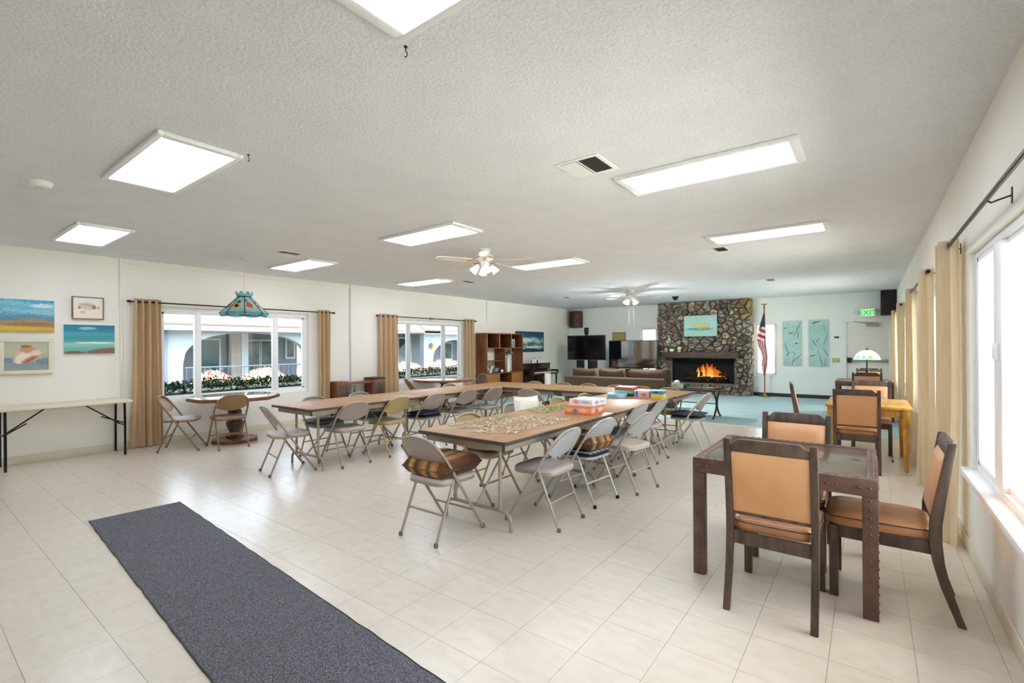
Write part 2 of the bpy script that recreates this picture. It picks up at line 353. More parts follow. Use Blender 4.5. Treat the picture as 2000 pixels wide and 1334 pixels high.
# windows -----------------------------------------------------------
def window(n, side, h, sashes, label, frame='vinyl', sash='vinyl', fr=.075, sill=.0, depth=.1, mw=.045):
    a0, a1, z0, z1 = h
    fx = {'L': lambda d, a, z: (XL-d, a, z), 'R': lambda d, a, z: (XR+d, a, z), 'F': lambda d, a, z: (a, YF+d, z)}[side]
    def bx(mb, d0, d1, p, q, r, s_):
        A = fx(d0, p, r); B = fx(d1, q, s_); mb.box(min(A[0], B[0]), max(A[0], B[0]), min(A[1], B[1]), max(A[1], B[1]), r, s_)
    o = tag(bpy.data.objects.new('window_%d' % n, None), label, None, None, 'structure'); COL.objects.link(o)
    for (p, q, r, s_) in ((a0, a1, z1-fr, z1), (a0, a1, z0, z0+fr), (a0, a0+fr, z0+fr, z1-fr), (a1-fr, a1, z0+fr, z1-fr)):
        mb = MB(); bx(mb, depth-.055, depth+.03, p, q, r, s_); part('window_frame', mb, frame, o, bevel=.006)
    edges = [a0+fr]+list(sashes)+[a1-fr]
    for k in range(len(edges)-1):
        p, q = edges[k], edges[k+1]; b = .028; dd = depth-.02 if k % 2 else depth-.04
        if k: mb = MB(); bx(mb, depth-.06, depth+.02, p-mw, p+mw, z0+fr, z1-fr); part('mullion', mb, sash, o, bevel=.006)
        mb = MB()
        for (pp, qq, r, s_) in ((p, q, z1-fr-b, z1-fr), (p, q, z0+fr, z0+fr+b), (p, p+b, z0+fr, z1-fr), (q-b, q, z0+fr, z1-fr)): bx(mb, dd-.012, dd+.025, pp, qq, r, s_)
        part('sash', mb, sash, o)
        mb = MB(); bx(mb, dd+.004, dd+.008, p+b, q-b, z0+fr+b, z1-fr-b); part('pane', mb, 'glass', o, smooth=False)
    if sill:
        mb = MB(); bx(mb, -sill, depth-.05, a0-.05, a1+.05, z0-.035, z0+.006); part('window_sill', mb, frame, o, bevel=.008)
    c = fx(depth+.06, (a0+a1)/2, (z0+z1)/2)
    portal('daylight_portal_%d' % n, c, *( (a1-a0, z1-z0) ), {'L': (pi/2, 0, -pi/2), 'R': (pi/2, 0, pi/2), 'F': (pi/2, 0, pi)}[side])
    return o
window(1, 'L', W1, (3.03, 4.265), 'wide white window in three lights behind the hanging lamp', sash='vinyl')
window(2, 'L', W2, (7.36, 8.5), 'white window in three lights beside the bookcase', sash='sash')
window(3, 'R', RA, (2.5, 3.67), 'large white sliding window beside the leather chairs', sill=.05, fr=.045, depth=.085, mw=.095)
window(4, 'R', RB, (7.2,), 'white window beside the oak table', sill=.05)
window(5, 'R', RC, (12.1,), 'white window near the exit door', sill=.05)
window(6, 'F', F3, (), 'narrow white window above the right-hand television', fr=.045)
window(7, 'F', F4, (), 'narrow white window behind the flag', fr=.045)
# latch on the near window
part('latch', MB().box(XR+.008, XR+.03, 3.62, 3.70, 1.33, 1.42), 'vinyl', bpy.data.objects['window_3'], bevel=.006)

# exit door -----------------------------------------------------------
d = tag(bpy.data.objects.new('door_1', None), 'off-white exit door with panic bar', None, None, 'structure'); COL.objects.link(d)
part('door_slab', MB().box(DR[0]+.045, DR[1]-.045, YF+.03, YF+.075, .012, DR[3]-.045), 'wall', d, bevel=.003)
for a, b, c_, e in ((DR[0]-.02, DR[0]+.045, 0, DR[3]+.02), (DR[1]-.045, DR[1]+.02, 0, DR[3]+.02), (DR[0]+.045, DR[1]-.045, DR[3]-.045, DR[3]+.02)):
    part('door_frame', MB().box(a, b, YF-.015, YF+.09, c_, e), 'far_wall', d, bevel=.006)
pb = part('panic_bar', MB().box(DR[0]+.1, DR[1]-.1, YF-.03, YF-.012, .98, 1.02), 'pewter', d, bevel=.005)
part('bar_housing', MB().box(DR[0]+.06, DR[0]+.16, YF-.05, YF+.03, .95, 1.08), 'black', pb, bevel=.01)
part('bar_mount', MB().box(DR[1]-.14, DR[1]-.07, YF-.04, YF+.03, .96, 1.05), 'pewter', pb, bevel=.008)
dc = part('door_closer', MB().box(-.05, .2, YF-.05, YF+.03, 1.87, 1.93), 'pewter', d, bevel=.01)
part('closer_arm', MB().tube([(.1, YF-.03, 1.93), (-.18, YF-.12, 1.96), (-.3, YF-.02, 1.99)], .01), 'pewter', dc)

# ------------------------------------------------------------------ outdoors
struct('ground_outside', MB().box(-4, 30, -25, 45, -.5, -.35), mat('pale_paving', 'DEDAD2', .9, var=.06, scale=2), label='pale paving beside the window wall', smooth=False)
struct('ground_courtyard', MB().box(-40, -4, -25, 45, -.5, -.35), mat('courtyard_soil', '6B6558', .9, var=.12, scale=2), label='dull courtyard ground between the houses', smooth=False)
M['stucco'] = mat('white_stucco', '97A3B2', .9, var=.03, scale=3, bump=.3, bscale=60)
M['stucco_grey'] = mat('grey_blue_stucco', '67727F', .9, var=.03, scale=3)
M['roof'] = mat('pink_roof_shingle', '8A6A5C', .9, var=.1, scale=14, stretch=(1, 1, 4))
M['fascia'] = mat('fascia_white', 'A9B5C0', .7, var=.02)
M['outglass'] = mat('teal_dark_glass', '17444E', .1, var=.3, scale=2)
M['outglass2'] = mat('reflective_glass', '5F6B66', .1, col2='33434A', scale=3)
M['stonepost'] = mat('beige_block', '8F8C86', .9, var=.08)
GZ = -.35
def house(label, xf, y0, y1, arch, roofspec, openings, posts, recess=1.5, zt=1.95):
    h = thing('house', label, 'house', (xf, (y0+y1)/2, GZ)); oy = -(y0+y1)/2; oz = -GZ
    L = lambda mb: MB().add([(x-xf, y+oy, z+oz) for x, y, z in mb.v], mb.f)
    mb = MB(); ac, aw, asp, atop = arch; n = 60
    mb.box(xf-.25, xf, y0, ac-aw, GZ, zt); mb.box(xf-.25, xf, ac+aw, y1, GZ, zt)
    for k in range(n):
        p, q = ac-aw+2*aw*k/n, ac-aw+2*aw*(k+1)/n; u = (k+.5)/n*2-1
        za, zb = (asp+(atop-asp)*max(0, 1-abs(w_)**2.4)**(1/2.4) for w_ in (k/n*2-1, (k+1)/n*2-1))
        mb.prism([(p, za), (q, zb), (q, zt), (p, zt)], xf-.25, xf, lambda a, b, c: (c, a, b))
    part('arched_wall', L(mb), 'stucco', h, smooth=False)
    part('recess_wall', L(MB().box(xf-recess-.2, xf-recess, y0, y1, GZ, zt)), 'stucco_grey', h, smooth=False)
    part('porch_floor', L(MB().box(xf-recess, xf-.25, y0, y1, GZ, GZ+.1)), 'stonepost', h, smooth=False)
    part('soffit', L(MB().box(xf-recess-.2, xf+.35, y0-.3, y1+.3, zt, zt+.04)), 'stucco', h, smooth=False)
    part('fascia', L(MB().box(xf+.35, xf+.4, y0-.3, y1+.3, zt-.03, zt+.15)), 'fascia', h, bevel=.01)
    e0, e1, rise, run = roofspec; mb = MB()
    mb.add([(xf+.45, y0-.35, zt+.13), (xf+.45, y1+.35, zt+.13), (xf-run, e1, zt+.13+rise), (xf-run, e0, zt+.13+rise),
            (xf+.45, y0-.35, zt+.17), (xf+.45, y1+.35, zt+.17), (xf-run, e1, zt+.17+rise), (xf-run, e0, zt+.17+rise)],
           [(0, 1, 2, 3), (4, 7, 6, 5), (0, 4, 5, 1), (1, 5, 6, 2), (2, 6, 7, 3), (3, 7, 4, 0)])
    part('roof', L(mb), 'roof', h, smooth=False)
    for (p, q, b, t_, m) in openings:
        w = part('window', L(MB().box(xf-recess, xf-recess+.05, p-.06, q+.06, b-.06, t_+.06)), 'fascia', h, bevel=.01)
        part('pane', L(MB().box(xf-recess+.05, xf-recess+.06, p, q, b, t_)), m, w, smooth=False)
    for (p, q, m) in posts: part('porch_post', L(MB().box(xf-recess+.1, xf-recess+.3, p, q, GZ, zt)), m, h, smooth=False)
    return h, L
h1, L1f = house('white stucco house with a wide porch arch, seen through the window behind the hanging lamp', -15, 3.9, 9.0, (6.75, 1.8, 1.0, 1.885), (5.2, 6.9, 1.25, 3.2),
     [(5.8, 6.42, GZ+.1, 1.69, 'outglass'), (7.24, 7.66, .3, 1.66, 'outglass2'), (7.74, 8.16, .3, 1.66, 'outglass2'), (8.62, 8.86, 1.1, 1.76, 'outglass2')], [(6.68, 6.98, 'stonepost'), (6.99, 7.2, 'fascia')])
part('corner_strip', L1f(MB().box(-14.99, -14.9, 4.3, 4.57, GZ, 1.92)), 'stucco_grey', h1, bevel=.01)  # darker grey strip at the front corner of the arched wall
rl = part('railing', L1f(MB().tube([(-14.9, 4.96, .9), (-14.9, 8.5, .9)], .02)), 'stucco_grey', h1)
for k in range(24): part('baluster', L1f(MB().tube([(-14.9, 5+k*.15, -.3), (-14.9, 5+k*.15, .9)], .008, 5)), 'stucco_grey', rl)
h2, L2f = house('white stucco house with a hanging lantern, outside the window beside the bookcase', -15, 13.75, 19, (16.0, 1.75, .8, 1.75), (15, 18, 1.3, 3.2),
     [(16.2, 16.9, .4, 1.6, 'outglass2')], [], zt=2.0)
part('side_wall', L2f(MB().box(-16.6, -16.4, 9.4, 13.75, GZ, 2.0)), 'stucco_grey', h2, smooth=False)
part('side_roof', L2f(MB().add([(-14.6, 9.4, 2.1), (-14.6, 14.4, 2.1), (-18, 14.4, 3.4), (-18, 9.4, 3.4), (-14.6, 9.4, 2.0), (-14.6, 14.4, 2.0), (-18, 14.4, 3.3), (-18, 9.4, 3.3)], [(0, 1, 2, 3), (4, 7, 6, 5), (0, 4, 5, 1), (1, 5, 6, 2), (2, 6, 7, 3), (3, 7, 4, 0)])), 'roof', h2, smooth=False)
for a, b in ((13.1, 13.4), (13.55, 14.2)):
    w = part('window', L2f(MB().box(-16.4, -16.36, a-.05, b+.05, .3, 1.86)), 'fascia', h2); part('pane', L2f(MB().box(-16.36, -16.35, a, b, .36, 1.8)), 'outglass', w, smooth=False)
ln = thing('wall_lantern', 'small brown lantern hanging on the white house front', 'lantern', (-14.9, 14.1, 1.3))
part('lantern_body', MB().lathe([(.01, 0), (.06, .1), (.09, .2), (.09, .24), (.02, .3)], 6), 'brass', ln); part('lantern_arm', MB().tube([(0, 0, .28), (0, 0, .42), (-.1, 0, .42)], .01), 'brass', ln)
def foliage(mb, n, fn, size):
    for _ in range(n):
        p = Vector(fn()); a = Vector((random.gauss(0, 1), random.gauss(0, 1), random.gauss(0, 1))).normalized(); b = a.cross(Vector((random.random(), random.random(), 1))).normalized()
        s_ = size*random.uniform(.6, 1.4); mb.add([p-a*s_, p+b*s_*.5, p+a*s_, p-b*s_*.5], [(0, 1, 2, 3)])
M['hedge'] = mat('hedge_leaf', '152117', .9, col2='0A110C', scale=6, spec=0)
M['hedge_core'] = mat('hedge_core', '1E2C22', .9)
M['flower'] = mat('pink_blossom', 'B08474', .8, col2='8E6254', scale=9)
for lab, a, b in (('dark clipped hedge outside the window behind the hanging lamp', 2.0, 6.4), ('dark clipped hedge outside the window beside the bookcase', 6.9, 11.8)):
    h = thing('hedge', lab, 'hedge', (-10.2, (a+b)/2, GZ)); hl = (b-a)/2
    part('hedge_body', MB().box(-.35, .35, -hl+.1, hl-.1, 0, 1.02), 'hedge_core', h, bevel=.1)
    mb = MB(); foliage(mb, 7000, lambda: (random.uniform(-.4, .4), random.uniform(-hl, hl), random.choice((random.uniform(.95, 1.15)+.04*math.sin(random.random()*9), random.uniform(.2, 1.12)))), .035)
    tag(part('leaves', mb, 'hedge', h, smooth=False, recalc=False), kind='stuff')
for lab, y, r, hz in (('pale pink flowering shrub in front of the porch door', 4.75, .5, 1.22), ('wide pale pink flowering shrub below the porch windows', 5.95, .62, 1.25), ('pale pink shrub below the grey side wall', 10.6, .9, 1.25), ('pale pink shrub beneath the hanging lantern', 12.5, .75, 1.32)):
    s_ = thing('flowering_shrub', lab, 'shrub', (-12.5, y, GZ))
    part('shrub_core', MB().lathe([(r*.5, 0), (r*.85, .4), (r*.85, hz*.7), (r*.5, hz*.92), (.02, hz)], 14), 'leaf2', s_)
    mb = MB()
    def dome():
        a = random.random()*2*pi; k = random.random()**.5
        return (math.cos(a)*r*k, math.sin(a)*r*k, hz*(math.sqrt(max(0, 1-.55*k*k)))*random.uniform(.75, 1.03))
    foliage(mb, 3500, dome, .04); tag(part('blossoms', mb, 'flower', s_, smooth=False, recalc=False), kind='stuff')

# ------------------------------------------------------------------ ceiling things
def ceiling_light(x, y, label, hx=.61, hy=.24):
    o = thing('ceiling_light', label, 'ceiling light', (x, y, ZC), group='white panel lights in the ceiling'); f = .035
    for a, b, c, e in ((-hx, hx, -hy, -hy+f), (-hx, hx, hy-f, hy), (-hx, -hx+f+.02, -hy+f, hy-f), (hx-f-.02, hx, -hy+f, hy-f)):
        part('light_frame', MB().box(a, b, c, e, -.028, 0), 'white', o, bevel=.006)
    part('diffuser', MB().box(-hx+f+.02, hx-f-.02, -hy+f, hy-f, -.018, -.004), 'diff', o, smooth=False)
for x, y, lab in ((-.94, 1.07, 'panel ceiling light above the corner window, hook beside it'), (-.95, 3.62, 'panel ceiling light beside the square two-way air vent near the leather chairs'), (-.94, 6.13, 'panel ceiling light between two air vents above the oak table'),
    (-3.94, 1.22, 'panel ceiling light over the dark floor runner'), (-4.02, 3.78, 'panel ceiling light just before the large ceiling fan'), (-4.0, 6.25, 'panel ceiling light just beyond the large ceiling fan'),
    (-6.97, 1.42, 'panel ceiling light near the smoke detector and paintings wall'), (-7.03, 3.92, 'panel ceiling light beside the stained-glass hanging lamp'), (-7.02, 6.45, 'panel ceiling light above the window beside the bookcase')):
    ceiling_light(x, y, lab)
def vent(x, y, label, s_=.15):
    o = thing('air_vent', label, 'air vent', (x, y, ZC), group='square ceiling air vents')
    part('vent_back', MB().box(-s_+.01, s_-.01, -s_+.01, s_-.01, -.004, 0), 'black', o, smooth=False)
    for a, b, c, e in ((-s_-.02, s_+.02, -s_-.02, -s_+.01), (-s_-.02, s_+.02, s_-.01, s_+.02), (-s_-.02, -s_+.01, -s_+.01, s_-.01), (s_-.01, s_+.02, -s_+.01, s_-.01), (-.006, .006, -s_+.01, s_-.01)):
        part('vent_frame', MB().box(a, b, c, e, -.006, 0), 'white', o, bevel=.002)
    def slat(sx):
        def f():
            mb = MB()
            mb.add([(sx*.01, -.012, -.005), (sx*(s_-.012), -.012, -.005), (sx*(s_-.012), .010, -.012), (sx*.01, .010, -.012), (sx*.01, -.012, -.0045), (sx*(s_-.012), -.012, -.0045), (sx*(s_-.012), .012, -.0115), (sx*.01, .012, -.0115)],
                   [(0, 1, 2, 3), (4, 7, 6, 5), (0, 4, 5, 1), (2, 6, 7, 3), (0, 3, 7, 4), (1, 5, 6, 2)]) if sx < 0 else mb.box(.012, s_-.012, -.001, .001, -.006, -.003)
            return mb
        return f
    for k in range(9):
        y_ = -s_+.03+k*(2*s_-.06)/8
        for sx in (-1, 1): cpart('slat', 'slat%d' % sx, slat(sx), 'white' if sx < 0 else 'rubber', o, smooth=False).location = (0, y_, 0)
for x, y, lab in ((-1.62, 3.06, 'white and dark square vent beside the panel light near the leather chairs'), (-1.66, 6.81, 'square vent by the panel light above the oak table'), (-1.63, 10.65, 'square vent above the carpet near the exit sign'),
    (-6.35, 3.33, 'dark square vent beside the light near the hanging lamp'), (-6.41, 7.0, 'dark square vent near the hanging fan chain'), (-6.48, 10.95, 'dark square vent above the piano'), (-7.15, 13.9, 'small dark vent in the corner above the televisions')): vent(x, y, lab, .15 if y < 12 else .11)
def fan(x, y, label, rot, chains, watts):
    o = thing('ceiling_fan', label, 'ceiling fan', (x, y, ZC), rot, 'white ceiling fans')
    part('canopy', MB().lathe([(.03, -.07), (.065, -.055), (.075, -.01), (.075, 0)], 20), 'white', o)
    part('motor', MB().lathe([(.03, -.07), (.09, -.075), (.115, -.09), (.12, -.13), (.1, -.16), (.055, -.17)], 24), 'white', o)
    part('motor_band', MB().lathe([(.118, -.112), (.123, -.118), (.118, -.124)], 24), 'brass', o)
    bm_ = mat_blade
    for k in range(5):
        a = k*2*pi/5
        b = cpart('fan_blade', 'blade', lambda: MB().prism([(.19, -.045), (.3, -.06), (.6, -.068), (.645, -.05), (.66, 0), (.645, .05), (.6, .068), (.3, .06), (.19, .045)], -.004, .004, lambda p, q, r: (p, q, -.155+r+q*.2)), bm_, o, smooth=False); b.rotation_euler = (0, 0, a)
        br = cpart('blade_bracket', 'brk', lambda: MB().box(.08, .24, -.018, .018, -.165, -.158), 'brass', b, bevel=.003)
    part('light_hub', MB().lathe([(.05, -.17), (.06, -.2), (.05, -.23), (.015, -.25)], 18), 'white', o)
    for k in range(4):
        a = k*pi/2+.5; c, s_ = math.cos(a), math.sin(a)
        sh = part('glass_shade', MB().lathe([(.012, .03), (.022, .02), (.036, -.02), (.05, -.075), (.056, -.09), (.052, -.088), (.03, -.02), (.01, .015)], 14, cap=False), 'frost', o)
        sh.location = (c*.1, s_*.1, -.235); sh.rotation_euler = Matrix.Rotation(-.7, 3, Vector((-s_, c, 0))).to_euler()
        bl = bpy.data.lights.new('fan_fill_light', 'POINT'); bl.energy = watts; bl.shadow_soft_size = .02; bl.color = (.97, .98, 1)  # fill light added inside the unlit fan shade to brighten the room
        bo = bpy.data.objects.new('fan_fill_light', bl); COL.objects.link(bo); bo.parent = sh; bo.location = (0, 0, -.07)
        part('lamp_arm', MB().tube([(c*.03, s_*.03, -.21), (c*.08, s_*.08, -.215), (c*.098, s_*.098, -.23)], .009, 6), 'brass', sh).matrix_parent_inverse = Matrix.LocRotScale(sh.location, sh.rotation_euler, None).inverted()
    for dx, l_ in chains: part('pull_chain', MB().tube([(dx, 0, -.24), (dx, 0, -l_)], .0035, 5), 'chain', o)
mat_blade = mat('fan_blade_cream', 'DDD6C2', .4, var=.04, scale=3)
fan(-4.07, 4.82, 'cream ceiling fan with a very long pull chain between two panel lights', .384, [(.02, .96)], 1.5)
fan(-4.43, 10.52, 'white ceiling fan with two pull chains above the brown sofa', .55, [(-.05, .8), (.06, .9)], 38)
o = thing('smoke_detector', 'round white smoke detector on the ceiling', 'smoke detector', (-5.09, .74, ZC))
part('detector_body', MB().lathe([(.05, -.04), (.062, -.035), (.07, -.012), (.07, 0)], 24), 'white', o); part('detector_vent', MB().lathe([(.03, -.047), (.034, -.04)], 20), 'cream_trim', o)
o = thing('dome_camera', 'small black dome camera on the ceiling before the fireplace', 'camera', (-4.08, 12.61, ZC))
part('dome', MB().lathe([(.01, -.1), (.05, -.085), (.075, -.03)], 18), 'screen', o); part('camera_base', MB().lathe([(.085, -.03), (.085, 0)], 18), 'black', o)
for x, y, lab in ((-1.585, 1.36, 'small dark hook in the ceiling by the corner window light'), (-3.3, 1.475, 'small grey hook in the ceiling by the light over the runner')):
    o = thing('ceiling_hook', lab, 'hook', (x, y, ZC)); part('hook_shank', MB().tube([(0, 0, 0), (0, 0, -.02), (.008, 0, -.03), (.012, 0, -.04), (.004, 0, -.048), (-.006, 0, -.042)], .0025, 6), 'black', o); part('hook_plate', MB().lathe([(.008, -.004), (.008, 0)], 10), 'black', o)
# hanging stained-glass lamp
SG = [pic('glass_panel_%s' % n, [(0, '8CC4C0'), (.25, 'B4D6C4'), (.5, 'D2E8E4'), (.8, 'AED8DE'), (1, 'C4E2EA')], .35, 3, bl, .15, grain=.4, translucent=.6) for n, bl in
      (('yellow', [(.45, .45, .28, .16, 'D8A63A', .8), (.55, .42, .1, .09, '3A1E0A', .4), (.6, .68, .2, .1, '2F6E34', .8)]), ('orange', [(.55, .5, .24, .2, 'D2744C', .9), (.3, .75, .2, .09, '4F8C50', .8)]), ('violet', [(.5, .45, .28, .2, '7A5F78', .9), (.5, .75, .2, .1, '556F55', .8)]))]
M['lead'] = mat('lead_came', '2A3634', .5, .5)
M['teal_glass'] = fabric('teal_stained_glass', '96CBD2', .6, .35, scale=8)
o = thing('hanging_lamp', 'stained-glass hanging lamp with flowers over the window table', 'lamp', (-7.18, 3.14, 1.86))
r0, r1, z0, z1 = .31, .085, .06, .30; NP = 8
ring = lambda r, k: (r*math.cos(2*pi*(k+.5)/NP), r*math.sin(2*pi*(k+.5)/NP))
for k in range(NP):
    a, b = ring(r0, k), ring(r0, k+1); c, e = ring(r1, k+1), ring(r1, k)
    part('glass_panel', MB().quad(a+(z0,), b+(z0,), c+(z1,), e+(z1,)), SG[k % 3], o, smooth=False, recalc=False)
    part('lead_rib', MB().tube([a+(z0,), e+(z1,)], .006, 6), 'lead', o)
    sk = [ring(r0, k+i/6) for i in range(7)]
    mb = MB(); f1 = [[p+(z0,) for p in sk], [(p[0]*.97, p[1]*.97, z0-.015-.025*math.sin(pi*i/6)) for i, p in enumerate(sk)]]
    mb.shell(f1, [[(p[0]*.99, p[1]*.99, p[2]) for p in r] for r in f1]); part('skirt_piece', mb, 'teal_glass', o)
    cr = [ring(r1, k+i/4) for i in range(5)]
    f1 = [[p+(z1,) for p in cr], [(p[0]*(1.25+.1*math.sin(pi*i/4)), p[1]*(1.25+.1*math.sin(pi*i/4)), z1+.03+.05*math.sin(pi*i/4)) for i, p in enumerate(cr)]]
    part('crown_piece', MB().shell(f1, [[(p[0]*.96, p[1]*.96, p[2]) for p in r] for r in f1]), 'teal_glass', o)
part('crown_ring', MB().tube([ring(r1, k)+(z1,) for k in range(NP)], .011, 6, True), 'lead', o); part('rim_ring', MB().tube([ring(r0, k)+(z0,) for k in range(NP)], .007, 6, True), 'lead', o)
part('bulb', MB().lathe([(.005, .1), (.03, .12), (.03, .16), (.015, .2), (.015, .29)], 12), 'frost', o)
ch = part('lamp_chain', MB().tube([(0, 0, .28), (0, 0, ZC-1.86-.02)], .003, 6), 'cream_trim', o)
part('ceiling_cup', MB().lathe([(.02, ZC-1.86-.03), (.05, ZC-1.86-.01), (.05, ZC-1.86)], 16), 'cream_trim', o)

# ------------------------------------------------------------------ curtains and rods
def curtain(side, y0, y1, label, folds, amp, m, flare=1.0, zt=2.15, off=.09, ends=0, group='tan curtain panels'):
    xw = XL+off if side == 'L' else XR-off
    o = thing('curtain', label, 'curtain', (xw, (y0+y1)/2, .012), group=group); hl = (y1-y0)/2
    R, Cn = 14, folds*10+1; sd = random.random()*9
    def P(v, u):
        s_ = 1+(flare-1)*(1-v)**1.5; ph = 2*pi*folds*u
        w = amp*math.sin(ph)*(1+.25*(1-v)*math.sin(sd+3*u))+.012*math.sin(5*v+sd+7*u)*(1-v)
        lim = off-.02
        if side == 'L': w = max(w, -lim)
        else: w = min(w, lim)
        return (w, (u*2-1)*hl*s_+.02*math.sin(ph*.5+sd)*(1-v), v*(zt-.012))
    fr = [[P(i/(R-1), j/(Cn-1)) for j in range(Cn)] for i in range(R)]
    mb = MB(); [mb.add([p for r in fr for p in r], [(i*Cn+j, i*Cn+j+1, (i+1)*Cn+j+1, (i+1)*Cn+j) for i in range(R-1) for j in range(Cn-1)])]
    part('curtain_cloth', mb, m, o, angle=80)
    for k in range(folds*2):
        u = (k+.5)/(folds*2)*1.0; u = k/(folds*2) if k else .5/(folds*2)
        y_ = (u*2-1)*hl; q = cpart('grommet', 'grommet', lambda: MB().tube([(.021*math.cos(a*pi/6), 0, .021*math.sin(a*pi/6)) for a in range(12)], .005, 6, True), 'pewter', o)
        q.location = (0, y_, zt-.055); q.rotation_euler = (0, 0, (-1)**k*.9)
    return o
def rod(side, y0, y1, label, brackets, z=2.105, off=.09, ground=None):
    xw = XL+off if side == 'L' else XR-off; s_ = -1 if side == 'L' else 1
    o = thing('curtain_rod', label, 'curtain rod', (xw, (y0+y1)/2, z), group='dark curtain rods'); hl = (y1-y0)/2
    part('pole', MB().tube([(0, -hl, 0), (0, hl, 0)], .0105, 10), 'rod', o)
    for e in (-1, 1): part('finial', MB().tube([(0, e*hl, 0), (0, e*(hl+.01), 0), (0, e*(hl+.04), 0), (0, e*(hl+.05), 0)], [.016, .02, .02, .012], 10), 'rod', o)
    for b in brackets:
        y_ = b-(y0+y1)/2; w = s_*(off-.004)
        br = part('bracket', MB().tube([(0, y_, -.008), (s_*.015, y_, -.02), (s_*.035, y_, -.012), (w, y_, .002)], .0045, 6), 'rod', o)
        part('bracket_plate', MB().box(min(w, w+s_*.004), max(w, w+s_*.004), y_-.01, y_+.01, -.035, .04), 'rod', br)
rod('L', 2.14, 5.32, 'long thin curtain rod over the window behind the hanging lamp', (2.3, 5.2))
curtain('L', 2.17, 2.50, 'tan grommet curtain beside the white folding table', 4, .045, 'curtain', 1.22)
curtain('L', 5.02, 5.27, 'narrow tan curtain beside the low wooden bench desk', 3, .045, 'curtain', 1.0)
rod('L', 6.40, 9.53, 'thin curtain rod over the window beside the bookcase', (6.55, 8.0, 9.4))
curtain('L', 6.43, 6.93, 'wide tan curtain on the far side of the low wooden bench desk', 4, .045, 'curtain', 1.05)
curtain('L', 9.15, 9.50, 'tan curtain next to the tall bookcase', 3, .045, 'curtain', 1.05)
rod('R', 1.5, 4.8, 'dark curtain rod over the near sliding window', (3.16, 4.7), off=.085)
curtain('R', 4.46, 4.78, 'deep-folded beige curtain behind the dark-framed leather chair', 2, .055, 'curtain_r', 1.02, off=.085, group='beige curtains on the window wall')
rod('R', 6.0, 8.4, 'dark curtain rod over the window beside the oak table', (6.1, 8.35), off=.085)
curtain('R', 6.06, 6.3, 'tan-lined curtain on the near side of the oak table', 2, .055, 'curtain_r', 1.02, off=.085, group='beige curtains on the window wall')
curtain('R', 8.1, 8.4, 'bright backlit curtain on the far side of the oak table', 2, .055, 'curtain_r', 1.02, off=.085, group='beige curtains on the window wall')
rod('R', 10.7, 13.5, 'dark curtain rod over the window near the exit', (10.8, 13.4), off=.085)
curtain('R', 10.75, 11.05, 'shaded curtain beside the dark table with the glass-shade lamp', 2, .055, 'curtain_r', 1.02, off=.085, group='beige curtains on the window wall')
curtain('R', 13.2, 13.5, 'curtain next to the exit door', 2, .055, 'curtain_r', 1.02, off=.085, group='beige curtains on the window wall')

# ------------------------------------------------------------------ wall art
def art(name, label, side, a0, a1, z0, z1, m, frame=None, fw=.03, pos=None, th=.03, mat_border=None, group=None):
    p0 = pos if pos is not None else (XL if side == 'L' else YF)
    f = (lambda d, a, z: (p0+d, a, z)) if side == 'L' else (lambda d, a, z: (a, p0-d, z))
    ac = (a0+a1)/2; base = f(0, ac, z0); o = thing(name, label, 'picture', base, group=group)
    def loc(mb): return MB_shift(mb, base)
    def bx(d0, d1, p, q, r, s_):
        A, B = f(d0, p, r), f(d1, q, s_); return MB().box(min(A[0], B[0]), max(A[0], B[0]), min(A[1], B[1]), max(A[1], B[1]), r, s_)
    part('canvas', loc(bx(.002, th, a0, a1, z0, z1)), 'ceramic', o, bevel=.003)
    i = fw if frame else 0; d_ = th+.001
    part('picture_print', loc(MB().quad(f(d_, a0+i, z0+i), f(d_, a1-i, z0+i), f(d_, a1-i, z1-i), f(d_, a0+i, z1-i))), m, o, smooth=False, recalc=False)
    if frame:
        for p, q, r, s_ in ((a0, a1, z1-fw, z1), (a0, a1, z0, z0+fw), (a0, a0+fw, z0+fw, z1-fw), (a1-fw, a1, z0+fw, z1-fw)):
            part('picture_frame', loc(bx(.002, th+.012, p, q, r, s_)), frame, o, bevel=.004)
    return o
def MB_shift(mb, b):
    mb.v = [(x-b[0], y-b[1], z-b[2]) for x, y, z in mb.v]; return mb
art('canvas_painting', 'canvas of a blue sea behind a yellow flowered shore', 'L', .62, 1.35, 1.645, 2.055, pic('beach_painting', [(0, 'B8962E'), (.1, 'D2B04A'), (.2, 'A9824A'), (.3, 'B79A6A'), (.4, '6F8A8C'), (.46, '4E93B4'), (.58, '5AA5C4'), (.64, 'A8CFD8'), (.74, '58B2CC'), (.86, '8CCBDA'), (1, '2E9CC0')], .16, 5, [(.15, .55, .2, .22, '7C96B2', 3.5), (.1, .75, .16, .08, 'BFCBD4', 3), (.85, .82, .14, .06, 'D2E4E4', 2), (.5, .12, .5, .06, 'D8B84A', 3.5), (.75, .25, .3, .06, 'A8703E', 3.5)], stretch=(.7, 1.6, 1), grain=.45), group='paintings on the left wall')
art('framed_drawing', 'small framed sketch of a fish in pale tan', 'L', 1.52, 1.85, 1.83, 2.135, pic('fish_sketch', [(0, 'EDE4D4'), (1, 'F2ECE0')], .1, 4, [(.48, .58, .28, .18, 'DCCDB6', 1.4), (.45, .66, .26, .06, 'C4B298', 2.5, -.1), (.2, .52, .05, .08, 'A08C78', 2), (.7, .55, .07, .09, '8C7A6A', 2.2), (.85, .52, .05, .05, 'A89684', 2), (.32, .3, .1, .05, 'CDBEA8', 2)]), 'brown_metal', .014)
